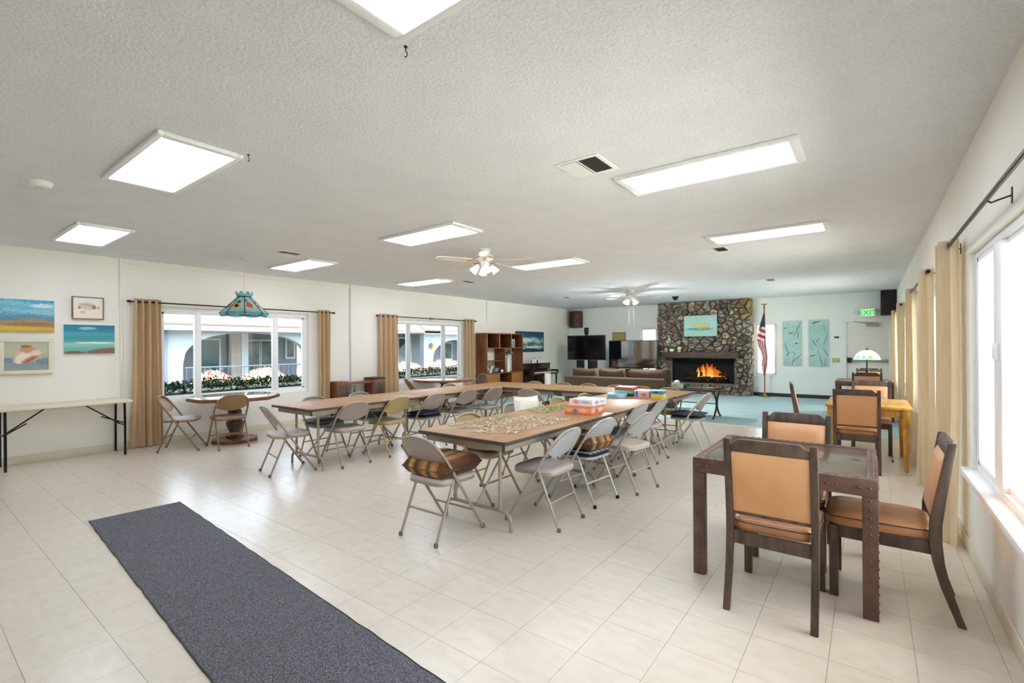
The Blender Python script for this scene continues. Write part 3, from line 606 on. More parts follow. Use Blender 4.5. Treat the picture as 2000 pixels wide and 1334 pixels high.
art('canvas_painting', 'teal seascape canvas with white surf and a brown rock', 'L', 1.44, 1.965, 1.365, 1.755, pic('teal_seascape', [(0, '5AA79C'), (.2, '6FB9A8'), (.34, '9CCFC0'), (.42, '57AAA8'), (.55, '3C9AA4'), (.68, '4FA6B0'), (.78, '2A8CA4'), (1, '2A7898')], .14, 3, [(.62, .38, .4, .03, 'E2EEE6', .9), (.8, .06, .36, .13, '8A665A', .8, .12), (.45, .88, .16, .05, '8CC4CA', 1.5), (.2, .05, .2, .05, '7A6A58', 1.5)], stretch=(.22, 2, 1), grain=.2), group='paintings on the left wall')
art('framed_painting', 'conch shell painting in a pale weathered frame', 'L', .85, 1.335, 1.12, 1.565, pic('shell_painting', [(0, '93A49E'), (.2, '8C9C9C'), (.4, 'B0B4A4'), (.6, 'C2C0A6'), (1, 'B6BC9E')], .25, 3, [(.1, .35, .18, .1, '7F9299', 2), (.9, .3, .18, .12, '7C8F98', 2), (.5, .54, .3, .2, 'E6CBAF', 1.6, .75), (.42, .45, .24, .13, 'F1E2CC', 1.4, .85), (.55, .72, .2, .1, 'C99A70', 2.4), (.48, .84, .12, .06, 'A87850', 2), (.6, .42, .25, .07, 'D08A70', 1.2, .62), (.58, .36, .18, .03, 'B4533F', .8, .62), (.72, .62, .12, .1, 'EBD3B8', 1.6)], grain=.35), 'plastic', .045)
art('canvas_painting', 'dark blue breaking wave canvas behind the bookcase corner', 'L', 11.45, 12.95, 1.25, 1.885, pic('wave_painting', [(0, '1A3246'), (.15, '1D4A5A'), (.24, 'C9D8D0'), (.32, '23565E'), (.42, '3E8482'), (.52, 'D0DCD0'), (.62, '8FB8AE'), (.7, '3E7C8A'), (.8, '1B5474'), (1, '134468')], .42, 4, [(.3, .6, .3, .1, 'DCE6DA', 2.6), (.6, .22, .3, .05, 'E4EAE4', 2.6)], stretch=(1, 1.4, 1), grain=.4), 'black', .02)
art('canvas_painting', 'pale aqua canvas of yellow flowers above the mantel', 'F', -4.37, -3.45, 1.68, 2.285, pic('aqua_flowers', [(0, 'A4D0C6'), (.5, 'AEDAD0'), (1, 'A9D0C0')], .2, 3, [(.5, .5, .22, .14, 'CFCB92', 4.5), (.42, .55, .16, .1, 'D8CF86', 4.5), (.65, .48, .14, .1, 'D2CA88', 4.5), (.5, .34, .34, .07, '7DB0A0', 4.5), (.25, .36, .16, .04, '5A9EA4', 4), (.72, .34, .14, .04, '6BA28A', 4)]), pos=14.31)
pa = lambda n, bl: pic(n, [(0, 'A9C9C8'), (.3, 'BCDAD8'), (.45, 'A4CCC8'), (.6, 'B4D6D2'), (.8, 'A2D0CA'), (1, 'C0DAD8')], .4, 3, bl, grain=.5)
art('canvas_painting', 'tall aqua panel with dark branch marks, beside the flag', 'F', -1.855, -1.415, .845, 2.06, pa('aqua_panel_branch', [(.75, .8, .3, .012, '566A72', .8, .7), (.8, .68, .02, .09, '607880', .8), (.42, .73, .14, .01, '4E626C', .7, .1), (.2, .36, .2, .012, '52666E', .9, -.9), (.25, .27, .12, .012, '566A74', .9, .5), (.5, .08, .2, .012, '5A727A', .7, 1.1), (.72, .17, .3, .01, '5A727A', .7, .35), (.7, .5, .08, .014, '4A5E68', .6), (.12, .84, .06, .02, '6FA89A', .8), (.55, .3, .12, .008, '6A8890', .7, -.2)]), th=.03)
art('canvas_painting', 'tall aqua panel with grassy dark strokes, beside the thermostat', 'F', -1.265, -.825, .845, 2.07, pa('aqua_panel_grass', [(.35, .94, .22, .014, '566A72', .8, .1), (.85, .58, .2, .012, '566C74', .7, .8), (.28, .5, .18, .012, '5F767E', .7, -.55), (.62, .1, .2, .014, '4E646C', .7, -1.0), (.8, .06, .16, .012, '566C74', .7, 1.1), (.2, .23, .14, .014, '5F767E', .8, .1), (.85, .3, .16, .012, '546A72', .7, -.6), (.8, .8, .12, .01, '6A8088', .7, -.9), (.45, .56, .12, .01, '6A8088', .7, .5), (.45, .3, .1, .01, '6A8890', .7, 1.2)]), th=.03)
art('framed_picture', 'small gold picture above the televisions', 'F', -6.84, -6.38, 1.5, 1.87, pic('gold_print', [(0, 'A79A62'), (.5, 'B9A965'), (1, 'A9A078')], .3, 3), 'brass', .03)
# plates and boxes on the far wall
o = thing('wall_speaker', 'walnut wall speaker with angled red-brown front in the corner', 'speaker', (-8.18, 14.5, 2.06))
part('cabinet', MB().prism([(-.2, .2), (-.17, -.06), (.05, -.12), (.22, -.02), (.22, .2)], 0, .58), 'speaker', o, bevel=.012); part('grille', MB().prism([(-.16, -.062), (-.165, -.075), (.045, -.133), (.05, -.12)], .04, .54), 'speaker_dark', o)
o = thing('wall_speaker', 'dark brown box speaker above the exit door', 'speaker', (.383, 14.57, 2.11))
part('cabinet', MB().box(-.15, .15, -.14, .138, 0, .6), 'speaker_dark', o, bevel=.01); part('grille', MB().box(-.13, .13, -.15, -.138, .03, .57), 'black', o, bevel=.004); part('badge', MB().lathe([(.012, 0), (.012, .004)], 10), 'brass', o).matrix_local = Matrix.Translation((.05, -.15, .5)) @ Matrix.Rotation(pi/2, 4, 'X')
o = thing('exit_sign', 'lit green EXIT sign over the door', 'exit sign', (-.02, YF-.07, 2.1))
part('sign_case', MB().box(-.16, .16, -.03, .068, 0, .2), 'white', o, bevel=.008)
part('sign_face', MB().box(-.145, .145, -.034, -.03, .015, .185), emis('green_sign_face', 'A8EEB0', .22, '9ADFA2'), o, smooth=False)
cu = bpy.data.curves.new('exit_letters', 'FONT'); cu.body = 'EXIT'; cu.size = .17; cu.extrude = .001; cu.align_x = 'CENTER'; cu.resolution_u = 3
tmp = bpy.data.objects.new('tmp_text', cu); COL.objects.link(tmp); bpy.context.view_layer.update()
lm = bpy.data.meshes.new_from_object(tmp); bpy.data.objects.remove(tmp); lm.name = 'exit_letters'; lm.materials.clear()
ex = put('exit_letters', lm, emis('green_letters', '0FA83C', .25, '0A7A2A'), o); ex.location = (0, -.036, .04); ex.rotation_euler = (pi/2, 0, 0)
for s_ in (-1, 1):
    h = part('emergency_lamp', MB().lathe([(.02, -.03), (.04, .02), (.04, .03)], 12), 'sash', o); h.location = (s_*.21, -.02, .1); h.rotation_euler = (pi/2, 0, s_*.3)
o = thing('thermostat', 'small dark thermostat beside the aqua panels', 'thermostat', (-.66, YF-.001, 1.58)); part('thermostat_body', MB().box(-.05, .05, -.03, 0, 0, .04), 'black', o, bevel=.005); part('thermostat_base', MB().box(-.06, .06, -.008, 0, -.02, .06), 'far_wall', o, bevel=.003)
o = thing('light_switch', 'almond switch plate beside the exit door', 'light switch', (-.66, YF-.001, .95)); part('switch_plate', MB().box(-.1, .07, -.008, 0, 0, .12), 'switch', o, bevel=.003)
for k in range(3): part('switch_toggle', MB().box(-.075+k*.05, -.06+k*.05, -.02, -.008, .045, .075), 'plastic' if k < 2 else 'black', o, bevel=.002)

# ------------------------------------------------------------------ floor runner
c_, s_ = math.cos(-.0625), math.sin(-.0625)
o = thing('floor_runner', 'long charcoal speckled carpet runner on the tile floor', 'rug', (-5.13, 1.335, 0), -.0625)
N = 90
def run(k, e): return .315*e+.006*noise.noise(Vector((k*.4, e*7, 0)))
tp = [[(k*4.6/N, run(k, -1), .007) for k in range(N+1)], [(k*4.6/N, run(k, 1), .007) for k in range(N+1)]]
part('runner_pile', MB().shell(tp, [[(x, y, .0005) for x, y, z in r] for r in tp]), 'mat', o)
for e in (-1, 1): part('runner_binding', MB().tube([(k*4.6/N, run(k, e), .005) for k in range(N+1)], .0045, 6), 'black', o)

# ------------------------------------------------------------------ folding chairs
TOPZ, YT = .775, -.27
def legpt(x, z): return (x, .245+(YT-.245)*z/TOPZ, z)
def arch_tube():
    pts = [legpt(-.213, 0), legpt(-.213, .3), legpt(-.213, .55)]
    for k in range(1, 16):
        t_ = pi-pi*k/16; x, h = sup(t_, .213, 1, 2.7); pts.append(legpt(x, .56+(TOPZ-.012-.56)*h))
    return MB().tube(pts+[legpt(.213, .55), legpt(.213, .3), legpt(.213, 0)], .0115, 8)
def back_panel():
    fr, bk = [], []
    for i in range(7):
        v = i/6; ra, rb = [], []
        for j in range(13):
            u = j/6-1; x = u*.203
            zt = .56+(TOPZ-.014-.56)*max(0, 1-abs(u)**2.7)**(1/2.7); zb = .555+.055*u*u-.02
            zt = max(zt, zb+.003); p = legpt(x, zb+(zt-zb)*v); dy = -.022*(1-u*u)-.004
            ra.append((p[0], p[1]+dy, p[2])); rb.append((p[0], p[1]+dy-.005, p[2]))
        fr.append(ra); bk.append(rb)
    return MB().shell(fr, bk)
def seat_poly(s_=1.0):
    P = []
    for k in range(28):
        x, y = sup(2*pi*k/28, .2*s_, .2*s_, 5); P.append((x*(1+.06*(y/.2)), y+.005))
    return P
def seat_pan(): return MB().prism(seat_poly(), .405, .43)
def seat_pad():
    mb = MB(); ps = [(1.0, .43), (1.0, .442), (.96, .452), (.7, .457), (.02, .459)]; vs = []; n = 28
    for f, z in ps: vs += [(x*f, y*f, z) for x, y in seat_poly()]
    fs = [(i*n+k, i*n+(k+1) % n, (i+1)*n+(k+1) % n, (i+1)*n+k) for i in range(len(ps)-1) for k in range(n)]+[tuple(range(n))[::-1], tuple(range((len(ps)-1)*n, len(ps)*n))]
    return mb.add(vs, fs)
def rear_leg(e): return lambda: MB().tube([(e*.19, -.245, 0), (e*.19, -.06, .44)], .0105, 8)
def folding_chair(x, y, deg, label, frame='grey_metal', seat='vinyl_seat', back='back_panel', tip='rubber', group='metal folding chairs at the long tables', pan=None):
    o = thing('folding_chair', label, 'chair', (x, y, 0), math.radians(deg), group)
    cpart('arch_frame', 'fc_arch', arch_tube, frame, o); cpart('backrest', 'fc_back', back_panel, back, o, angle=50)
    cpart('seat_pan', 'fc_pan', seat_pan, pan or frame, o, bevel=.005); cpart('seat', 'fc_seat', seat_pad, seat, o, angle=50)
    for e in (-1, 1):
        l_ = cpart('rear_leg', 'fc_leg%d' % e, rear_leg(e), frame, o)
        cpart('foot_cap', 'fc_cap%d' % e, lambda: MB().lathe([(.015, 0), (.016, .02), (.012, .03)], 10, (e*.19, -.243)), tip, l_)
        cpart('foot_cap', 'fc_fcap%d' % e, lambda: MB().lathe([(.015, 0), (.016, .02), (.012, .03)], 10, (e*.213, .243)), tip, o)
        cpart('hinge_link', 'fc_link%d' % e, lambda: MB().tube([(e*.199, -.06, .44), (e*.203, .0, .425), (e*.203, .08, .415)], .007, 6), frame, o)
    cpart('stretcher', 'fc_str', lambda: MB().tube([(-.19, -.161, .2), (.19, -.161, .2)], .008, 6), frame, o)
    cpart('stretcher', 'fc_str2', lambda: MB().tube([legpt(-.213, .17), legpt(.213, .17)], .008, 6), frame, o)
    return o
G = dict(frame='beige_metal', back='back_panel')
TNB = dict(frame='tan_metal', back='tan_panel')
TN = dict(frame='tan_metal', back='tan_panel', seat='tan_panel')
folding_chair(-2.645, 2.595, 0, 'folding chair carrying a floral striped cushion at the end of the puzzle table', **G)
folding_chair(-2.14, 3.29, 90, 'folding chair with bare pale seat nearest the puzzle table corner', seat='vinyl_seat', frame='grey_metal', back='silver_panel')
folding_chair(-2.14, 3.95, 84, 'silver folding chair with black feet and a zebra seat pad', frame='silver_metal', back='silver_panel', seat='navy_seat', tip='black_rubber')
folding_chair(-1.97, 4.52, 81, 'folding chair with plain cream metal seat beside the zebra-pad chair', frame='grey_metal', back='silver_panel', seat='cream_seat', pan='cream_seat')
folding_chair(-2.28, 5.12, 88, 'folding chair tucked in past the cream-seat chair', back='silver_panel', seat='grey_seat')
folding_chair(-2.27, 5.76, 90, 'folding chair tucked in beside the board games end of the table', back='silver_panel', seat='vinyl_seat')
folding_chair(-2.0, 6.72, 88, 'folding chair with charcoal seat standing before the teal carpet', seat='char_seat', back='back_panel', frame='silver_metal')
folding_chair(-2.92, 3.47, -90, 'tan-backed folding chair on the inner side of the puzzle table', seat='brown_seat', **TNB)
folding_chair(-3.02, 4.33, -88, 'folding chair holding a cream pillow behind the puzzle table', seat='grey_seat', **G)
folding_chair(-2.92, 5.14, -90, 'tan folding chair behind the stacked orange puzzle boxes', **TN)
folding_chair(-2.88, 5.78, -90, 'tan folding chair behind the thin blue game box', **TN)
folding_chair(-5.405, 2.83, -11, 'folding chair set at the open end of the left row table', seat='vinyl_seat', **G)
folding_chair(-5.175, 3.44, 88, 'folding chair with greige seat, first along the inner side of the left row', **G)
folding_chair(-5.19, 4.1, 94, 'tan yellow folding chair on the inner side of the left row', **TN)
folding_chair(-5.12, 4.7, 92, 'folding chair with a navy seat cushion on the left row', seat='navy_seat', **G)
folding_chair(-5.14, 5.42, 90, 'folding chair with slate seat beyond the navy cushion chair', seat='grey_seat', **G)
folding_chair(-5.08, 5.99, 90, 'folding chair with pale seat near the corner of the tables', seat='vinyl_seat', **G)
folding_chair(-4.22, 6.22, 4, 'folding chair facing the far table behind the cream pillow', seat='brown_seat', **G)
folding_chair(-5.72, 3.48, -90, 'folding chair with slate pad on the window side of the left row', seat='grey_seat', **G)
folding_chair(-5.74, 4.2, -90, 'folding chair on the window side of the left row, opposite the tan yellow chair', seat='grey_seat', **G)
folding_chair(-5.72, 6.05, -90, 'folding chair on the window side near the round window table', seat='grey_seat', **TNB)
for x, nth in ((-4.99, 'first'), (-4.38, 'second'), (-3.87, 'third'), (-3.36, 'fourth'), (-2.93, 'fifth'), (-2.47, 'last')):
    folding_chair(x, 7.09, 180, 'tan folding chair on the sofa side of the far table, %s from the piano' % nth, group='folding chairs on the sofa side of the far table', **TN)
BR = dict(frame='brown_metal', back='brown_panel', group='brown folding chairs at the window tables')
folding_chair(-7.80, 2.56, -32, 'brown folding chair turned towards the octagonal table by the tan curtain', seat='vinyl_seat', **BR)
folding_chair(-7.43, 3.02, 84, 'brown folding chair with back to the room at the octagonal table', seat='brown_seat', **BR)
folding_chair(-7.55, 6.75, -25, 'brown folding chair at the round table near the wide tan curtain', seat='vinyl_seat', **BR)
folding_chair(-7.5, 8.5, 165, 'dark-backed folding chair at the round table beside the bookcase', seat='grey_seat', frame='brown_metal', back='sofa', group='brown folding chairs at the window tables')

# ------------------------------------------------------------------ laminate folding tables
def tshape(hl, hw, r=.02): return [(-hw+r, -hl), (hw-r, -hl), (hw, -hl+r), (hw, hl-r), (hw-r, hl), (-hw+r, hl), (-hw, hl-r), (-hw, -hl+r)]
def long_table(x, y, deg, L_, label, W=.93):
    o = thing('folding_table', label, 'table', (x, y, 0), math.radians(deg), 'long brown laminate folding tables'); hl, hw = L_/2-.003, W/2
    part('table_top', MB().prism(tshape(hl-.004, hw-.004), .725, .737), 'laminate', o, bevel=.001)
    part('edge_band', MB().prism(tshape(hl, hw), .708, .7355), 'edge', o, bevel=.004)
    for a, b, c, e in ((-hw+.06, hw-.06, -hl+.06, -hl+.075), (-hw+.06, hw-.06, hl-.075, hl-.06), (-hw+.06, -hw+.075, -hl+.06, hl-.06), (hw-.075, hw-.06, -hl+.06, hl-.06)):
        part('apron', MB().box(a, b, c, e, .65, .708), 'apron', o, bevel=.003)
    for s_ in (-1, 1):
        y_ = s_*(hl-.22)
        for e in (-1, 1): part('leg', MB().tube([(e*.24, y_, .145), (e*.24, y_, .71)], .0145, 8), 'apron', o)
        pts = [(-.345, y_, 0), (-.345, y_, .06)]+[(-.345+.085*(1-math.cos(a)), y_, .06+.085*math.sin(a)) for a in (.4, .8, 1.2, pi/2)]
        pts += [(-q[0], q[1], q[2]) for q in reversed(pts)]
        part('foot_bar', MB().tube(pts, .0145, 8), 'apron', o)
        part('brace', MB().tube([(0, y_, .15), (0, s_*(hl-.75), .70)], .009, 6), 'apron', o)
long_table(-2.535, 3.575, 0, 1.83, 'brown folding table strewn with jigsaw pieces')
long_table(-2.535, 5.41, 0, 1.83, 'brown folding table with the board game boxes')
long_table(-5.385, 3.71, 0, 1.75, 'first brown folding table of the left row, end chair tucked under', .86)
long_table(-5.385, 5.455, 0, 1.74, 'second brown folding table of the left row, reaching the far corner', .86)
long_table(-2.98, 6.795, 90, 1.86, 'brown folding table along the far side, near the charcoal-seat chair')
long_table(-4.84, 6.795, 90, 1.86, 'brown folding table in the corner before the piano')
# cushions -----------------------------------------------------------
CU = pic('floral_stripe', [(0, '6E4526'), (.12, '3E2417'), (.22, 'D2A860'), (.33, '4A2818'), (.45, 'A0703A'), (.55, 'B98B55'), (.63, '5A321C'), (.75, 'C9A062'), (.85, '7A4C28'), (1, '4A2A1A')], .05, 6, [(.55, .5, .06, .5, 'C08A58', 3), (.78, .5, .06, .5, 'B47A50', 3)], .9, axis=0, grain=.16)
def cushion(name, label, w, d_, h, m, loc, rot=(0, 0, 0), group=None, e=3, pinch=-.05, puff=.42):
    o = thing(name, label, 'cushion', loc, 0, group); o.rotation_euler = rot
    def srf(sg):
        def f(v, u):
            a, b = u*2-1, v*2-1; k = max(0, (1-abs(a)**e)*(1-abs(b)**e))**puff
            return (a*w/2*(1-pinch*(1-b*b)), b*d_/2*(1-pinch*(1-a*a)), h/2+sg*h/2*k+.004*noise.noise(Vector((a*3, b*3, sg))))
        return f
    mb = MB().grid(15, 15, srf(1)); mb.grid(15, 15, srf(-1))
    part('cushion_cover', mb, m, o, angle=120)
    ed = [srf(1)(v, u) for v, u in [(0, k/14) for k in range(15)]+[(k/14, 1) for k in range(1, 15)]+[(1, 1-k/14) for k in range(1, 15)]+[(1-k/14, 0) for k in range(1, 14)]]
    part('piping', MB().tube(ed, .004, 5, True), m if isinstance(m, str) else 'darkwood' if pinch < 0 else 'ceramic', o)
    return o
cushion('seat_cushion', 'brown floral striped cushion on the end chair', .45, .42, .13, CU, (-2.645, 2.61, .46), (.04, 0, 0), 'floral striped cushions', 6, -.04, .34)
cushion('seat_cushion', 'brown floral striped cushion on the zebra-pad chair', .43, .43, .14, CU, (-2.15, 3.95, .475), (0, .05, math.radians(84)), 'floral striped cushions', 6, -.04, .34)
ZB = pic('zebra_print', [(0, '16181C'), (.08, 'E6EAEC'), (.15, '16181C'), (.25, 'E6EAEC'), (.32, '16181C'), (.42, 'E6EAEC'), (.5, '16181C'), (.58, 'E6EAEC'), (.68, '16181C'), (.76, 'E6EAEC'), (.86, '16181C'), (1, 'E6EAEC')], .06, 4, axis=0, grain=.05)
cushion('seat_pad', 'black and white zebra seat pad', .39, .39, .02, ZB, (-2.14, 3.95, .456), (0, 0, math.radians(84)))
cushion('throw_pillow', 'cream quilted pillow leaning on a folding chair', .47, .40, .13, mat('cream_quilt', 'EFE9DB', .9, var=.04, scale=30, bump=.5, bscale=40), (-3.13, 4.36, .655), (math.radians(80), .06, math.radians(90)), None, 3, .09)
cushion('seat_cushion', 'dark navy cushion on the left row chair', .38, .38, .05, 'navy_seat', (-5.12, 4.7, .457), (0, 0, 0))
cushion('seat_cushion', 'slate pad on the window-side chair of the left row', .4, .4, .05, 'grey_seat', (-5.70, 3.48, .457), (0, 0, 0), 'slate seat pads')
cushion('seat_cushion', 'slate pad on the window-side chair opposite the tan yellow chair', .4, .4, .05, 'grey_seat', (-5.72, 4.2, .457), (0, 0, 0), 'slate seat pads')
cushion('seat_cushion', 'brown cushion with dark end on the tan-backed inner chair', .38, .34, .07, 'brown_seat', (-2.93, 3.45, .457), (0, 0, 0))
cushion('seat_pad', 'charcoal pad on the chair before the teal carpet', .41, .41, .045, 'char_seat', (-2.0, 6.72, .457), (0, 0, 0))
# jigsaw pieces
TZ = .738
def pieces(label, cx, cy_, rx, ry, n, cols, dens):
    t_ = NT('jigsaw_print_'+str(n)); vo = t_.n('ShaderNodeTexVoronoi'); vo.inputs['Scale'].default_value = 38; t_.l(t_.n('ShaderNodeTexCoord').outputs['Object'], vo.inputs[0])
    sp = t_.n('ShaderNodeSeparateColor'); t_.l(vo.outputs['Color'], sp.inputs[0]); t_.l(t_.ramp(sp.outputs[0], [(i/(len(cols)-1), hexc(c)) for i, c in enumerate(cols)], 'CONSTANT'), t_.b.inputs['Base Color']); t_.b.inputs['Roughness'].default_value = .5
    mb = MB()
    for k in range(n):
        for _ in range(20):
            x, y = random.uniform(-1, 1), random.uniform(-1, 1)
            if noise.noise(Vector((x*2.2+n, y*2.6, 1)))+.25*(1-x*x-y*y) > dens: break
        a = random.random()*pi; s_ = random.uniform(.010, .017); c, s2 = math.cos(a)*s_, math.sin(a)*s_; z = .0005+.0008*(k % 4)
        p = [(c, s2), (-s2*.8, c*.8), (-c, -s2), (s2*.8, -c*.8)]; mb.prism([(x*rx+u, y*ry+v) for u, v in p], z, z+.0018)
    o = tag(part('jigsaw_pieces', mb, t_.m, smooth=False), label, 'puzzle', None, 'stuff'); o.location = (cx, cy_, TZ)
pieces('pale scattered jigsaw pieces on the table end', -2.58, 3.35, .36, .52, 900, ['E6DDBE', 'C9B68C', 'F0EAD6', '9C9070', 'D8C79A', 'B8A27C', 'E2D2B4', 'A9B09A'], -.12)
pieces('green and yellow jigsaw pieces near the orange boxes', -2.79, 4.42, .15, .34, 450, ['B8B458', '8E9C5A', 'D6CF8C', '77915E', 'C9C27A', 'A9B89A'], -.2)
def game_box(name, label, x, y, w, d_, h, deg, side, top, z=TZ, lid=None):
    o = thing(name, label, 'box', (x, y, z), math.radians(deg)); sm, tm = side, top
    mb = MB(); a, b = w/2, d_/2
    for q in (((-a, -b, 0), (a, -b, 0), (a, -b, h), (-a, -b, h)), ((a, -b, 0), (a, b, 0), (a, b, h), (a, -b, h)), ((a, b, 0), (-a, b, 0), (-a, b, h), (a, b, h)), ((-a, b, 0), (-a, -b, 0), (-a, -b, h), (-a, b, h))): mb.quad(*q)
    mb.add([(-a, -b, .0005), (a, -b, .0005), (a, b, .0005), (-a, b, .0005)], [(3, 2, 1, 0)])
    part('box_base', mb, sm, o, smooth=False, recalc=False)
    part('box_lid', MB().quad((-a, -b, h), (a, -b, h), (a, b, h), (-a, b, h)), tm, o, smooth=False, recalc=False)
    return o
P = lambda n, st, bl=(): pic(n, st, .2, 3, bl, .4)
game_box('puzzle_box', 'orange puzzle box with a blue mark, under the white one', -2.33, 4.33, .29, .32, .085, 3, P('orange_box', [(0, 'E8663A'), (.3, 'F08A5C'), (.6, 'F4B48C'), (1, 'E87848')], [(.4, .4, .08, .28, '5A7FB4', 1.5), (.7, .5, .16, .2, 'F2D2B0', 2.5), (.15, .5, .1, .25, 'F0B890', 2.5)]), P('orange_box_top', [(0, 'F0A070'), (1, 'E8875A')]))
game_box('puzzle_box', 'white puzzle box with pink print, on the orange one', -2.31, 4.36, .27, .28, .06, -3, P('white_box', [(0, 'E8E6EC'), (1, 'F4F2F4')], [(.3, .5, .14, .3, 'C9A0A4', 2.5), (.7, .55, .2, .2, 'B4C0D4', 2.5)]), P('white_box_top', [(0, 'F4F2F0'), (1, 'FAF8F6')]), TZ+.086)
for k, (x, y) in enumerate(((-2.62, 4.62), (-2.57, 4.70))):
    o = thing('paper_sheet', ['white instruction sheet lying beside the orange puzzle box', 'small stack of white paper by the puzzle boxes'][k], 'paper', (x, y, TZ), .3*k); part('sheet', MB().box(-.1, .1, -.07, .07, 0, .004+.02*k), 'ceramic', o, smooth=False); part('sheet_print', MB().quad((-.08, -.05, .0045+.02*k), (.08, -.05, .0045+.02*k), (.08, .05, .0045+.02*k), (-.08, .05, .0045+.02*k)), P('faint_print_%d' % k, [(0, 'E4E2DE'), (1, 'F0EEEA')]), o, smooth=False, recalc=False)
game_box('game_box', 'thin sky-blue game box', -2.70, 5.92, .25, .3, .045, 25, P('skyblue_box', [(0, '5E9CD6'), (.5, '8CBEE6'), (1, '4F8CC8')], [(.7, .5, .2, .4, 'C4DCEE', .8)]), P('skyblue_top', [(0, '86B8DC'), (1, 'A6CCE4')], [(.5, .5, .3, .3, '5A9AC8', 1)]))
game_box('game_box', 'navy game box at the bottom of the red and green stack', -2.68, 6.18, .25, .25, .03, 8, P('navy_box', [(0, '1E3F66'), (1, '2A5680')]), P('navy_top', [(0, '23486E'), (1, '2A5680')]))
game_box('game_box', 'green game box in the middle of the stack', -2.68, 6.18, .25, .25, .05, 8, P('green_box', [(0, '3FA06A'), (.5, '8CD8A4'), (1, '5CB884')]), P('green_top', [(0, '6CC890'), (1, '5CB884')]), TZ+.031)
game_box('game_box', 'red game box on top of the stack', -2.68, 6.18, .25, .25, .04, 6, P('red_box', [(0, 'C83C44'), (1, 'E0606A')]), P('red_top', [(0, 'E04A52'), (1, 'D8545C')]), TZ+.082)
game_box('game_box', 'pink flowered game box beside the yellow one', -2.415, 6.12, .19, .2, .085, 10, P('pink_box', [(0, 'D8C0D8'), (.5, 'E8B8C0'), (1, 'F0D4DC')], [(.15, .5, .1, .5, '6A6CC0', .4), (.65, .4, .18, .25, 'E07858', 1)]), P('pink_top', [(0, 'E8D0DC'), (1, 'F0E0C8')], [(.5, .5, .3, .3, 'F0C060', 1)]))
game_box('game_box', 'yellow and blue game box at the table edge', -2.20, 6.10, .16, .2, .10, 10, P('yellow_box', [(0, 'F0C818'), (.42, 'F4D83A'), (.5, '8CCBC8'), (.7, '3A84B8'), (1, '8CC8E0')], [(.4, .75, .2, .15, '1E5A96', .6)]), P('yellow_top', [(0, '8CD0E0'), (1, 'B4E0E8')]))
o = thing('paper_towel_roll', 'white paper towel roll at the far corner of the tables', 'paper towel', (-4.62, 7.2, TZ)); part('roll', MB().lathe([(.055, 0), (.055, .2)], 20), 'ceramic', o); part('core', MB().lathe([(.02, .2), (.02, .202)], 14), 'brown_seat', o)

# ------------------------------------------------------------------ leather chairs
def post(e):
    def f():
        prof = [(-.305, 0, .017), (-.285, .06, .018), (-.245, .18, .021), (-.218, .30, .024), (-.207, .40, .026), (-.208, .50, .026), (-.225, .62, .023), (-.255, .80, .020), (-.272, .915, .018)]
        fr = [[(e*.2-.017, y-w, z) for y, z, w in prof], [(e*.2+.017, y-w, z) for y, z, w in prof]]; bk = [[(e*.2-.017, y+w, z) for y, z, w in prof], [(e*.2+.017, y+w, z) for y, z, w in prof]]
        return MB().shell(fr, bk)
    return f
def ypost(z): # centre line of the back posts
    prof = [(0, -.305), (.18, -.245), (.30, -.218), (.40, -.207), (.50, -.208), (.62, -.225), (.80, -.255), (.92, -.273)]
    for (a, p), (b, q) in zip(prof, prof[1:]):
        if z <= b: return p+(q-p)*(z-a)/(b-a)
    return -.273
def backpad():
    fr, bk = [], []
    for i in range(13):
        ra, rb = [], []
        for j in range(13):
            a, b = j/6-1, i/6-1; z = .51+(b+1)/2*.335; k = max(0, (1-abs(a)**6)*(1-abs(b)**6))**.5; x = a*.181
            ra.append((x, ypost(z)+.012+.022*k, z)); rb.append((x, ypost(z)-.010-.008*k, z))
        fr.append(ra); bk.append(rb)
    return MB().shell(fr, bk)
def toprail():
    P_ = [(-.183, .848), (.183, .848), (.183, .885), (.165, .893), (.158, .905), (.14, .918), (-.14, .918), (-.158, .905), (-.165, .893), (-.183, .885)]
    return MB().prism(P_, -.016, .016, lambda a, b, c: (a, ypost(b)+c, b))
def cseat():
    mb = MB(); n = 32; ps = [(.98, .405), (1.0, .42), (1.0, .448), (.985, .458), (.9, .468), (.5, .476), (.02, .478)]; vs = []
    def sp_(k): x, y = sup(2*pi*k/n, .205, .235, 7); return x*(1+.05*y/.235), y+.03
    for f, z in ps: vs += [((sp_(k)[0])*f, (sp_(k)[1]-.03)*f+.03, z) for k in range(n)]
    return mb.add(vs, [(i*n+k, i*n+(k+1) % n, (i+1)*n+(k+1) % n, (i+1)*n+k) for i in range(len(ps)-1) for k in range(n)]+[tuple(range(n))[::-1], tuple(range((len(ps)-1)*n, len(ps)*n))])
def cpiping():
    n = 32
    return MB().tube([(lambda q: (q[0]*1.003*(1+.05*q[1]/.235), q[1]*1.003+.03, .452))(sup(2*pi*k/n, .205, .235, 7)) for k in range(n)], .0035, 5, True)
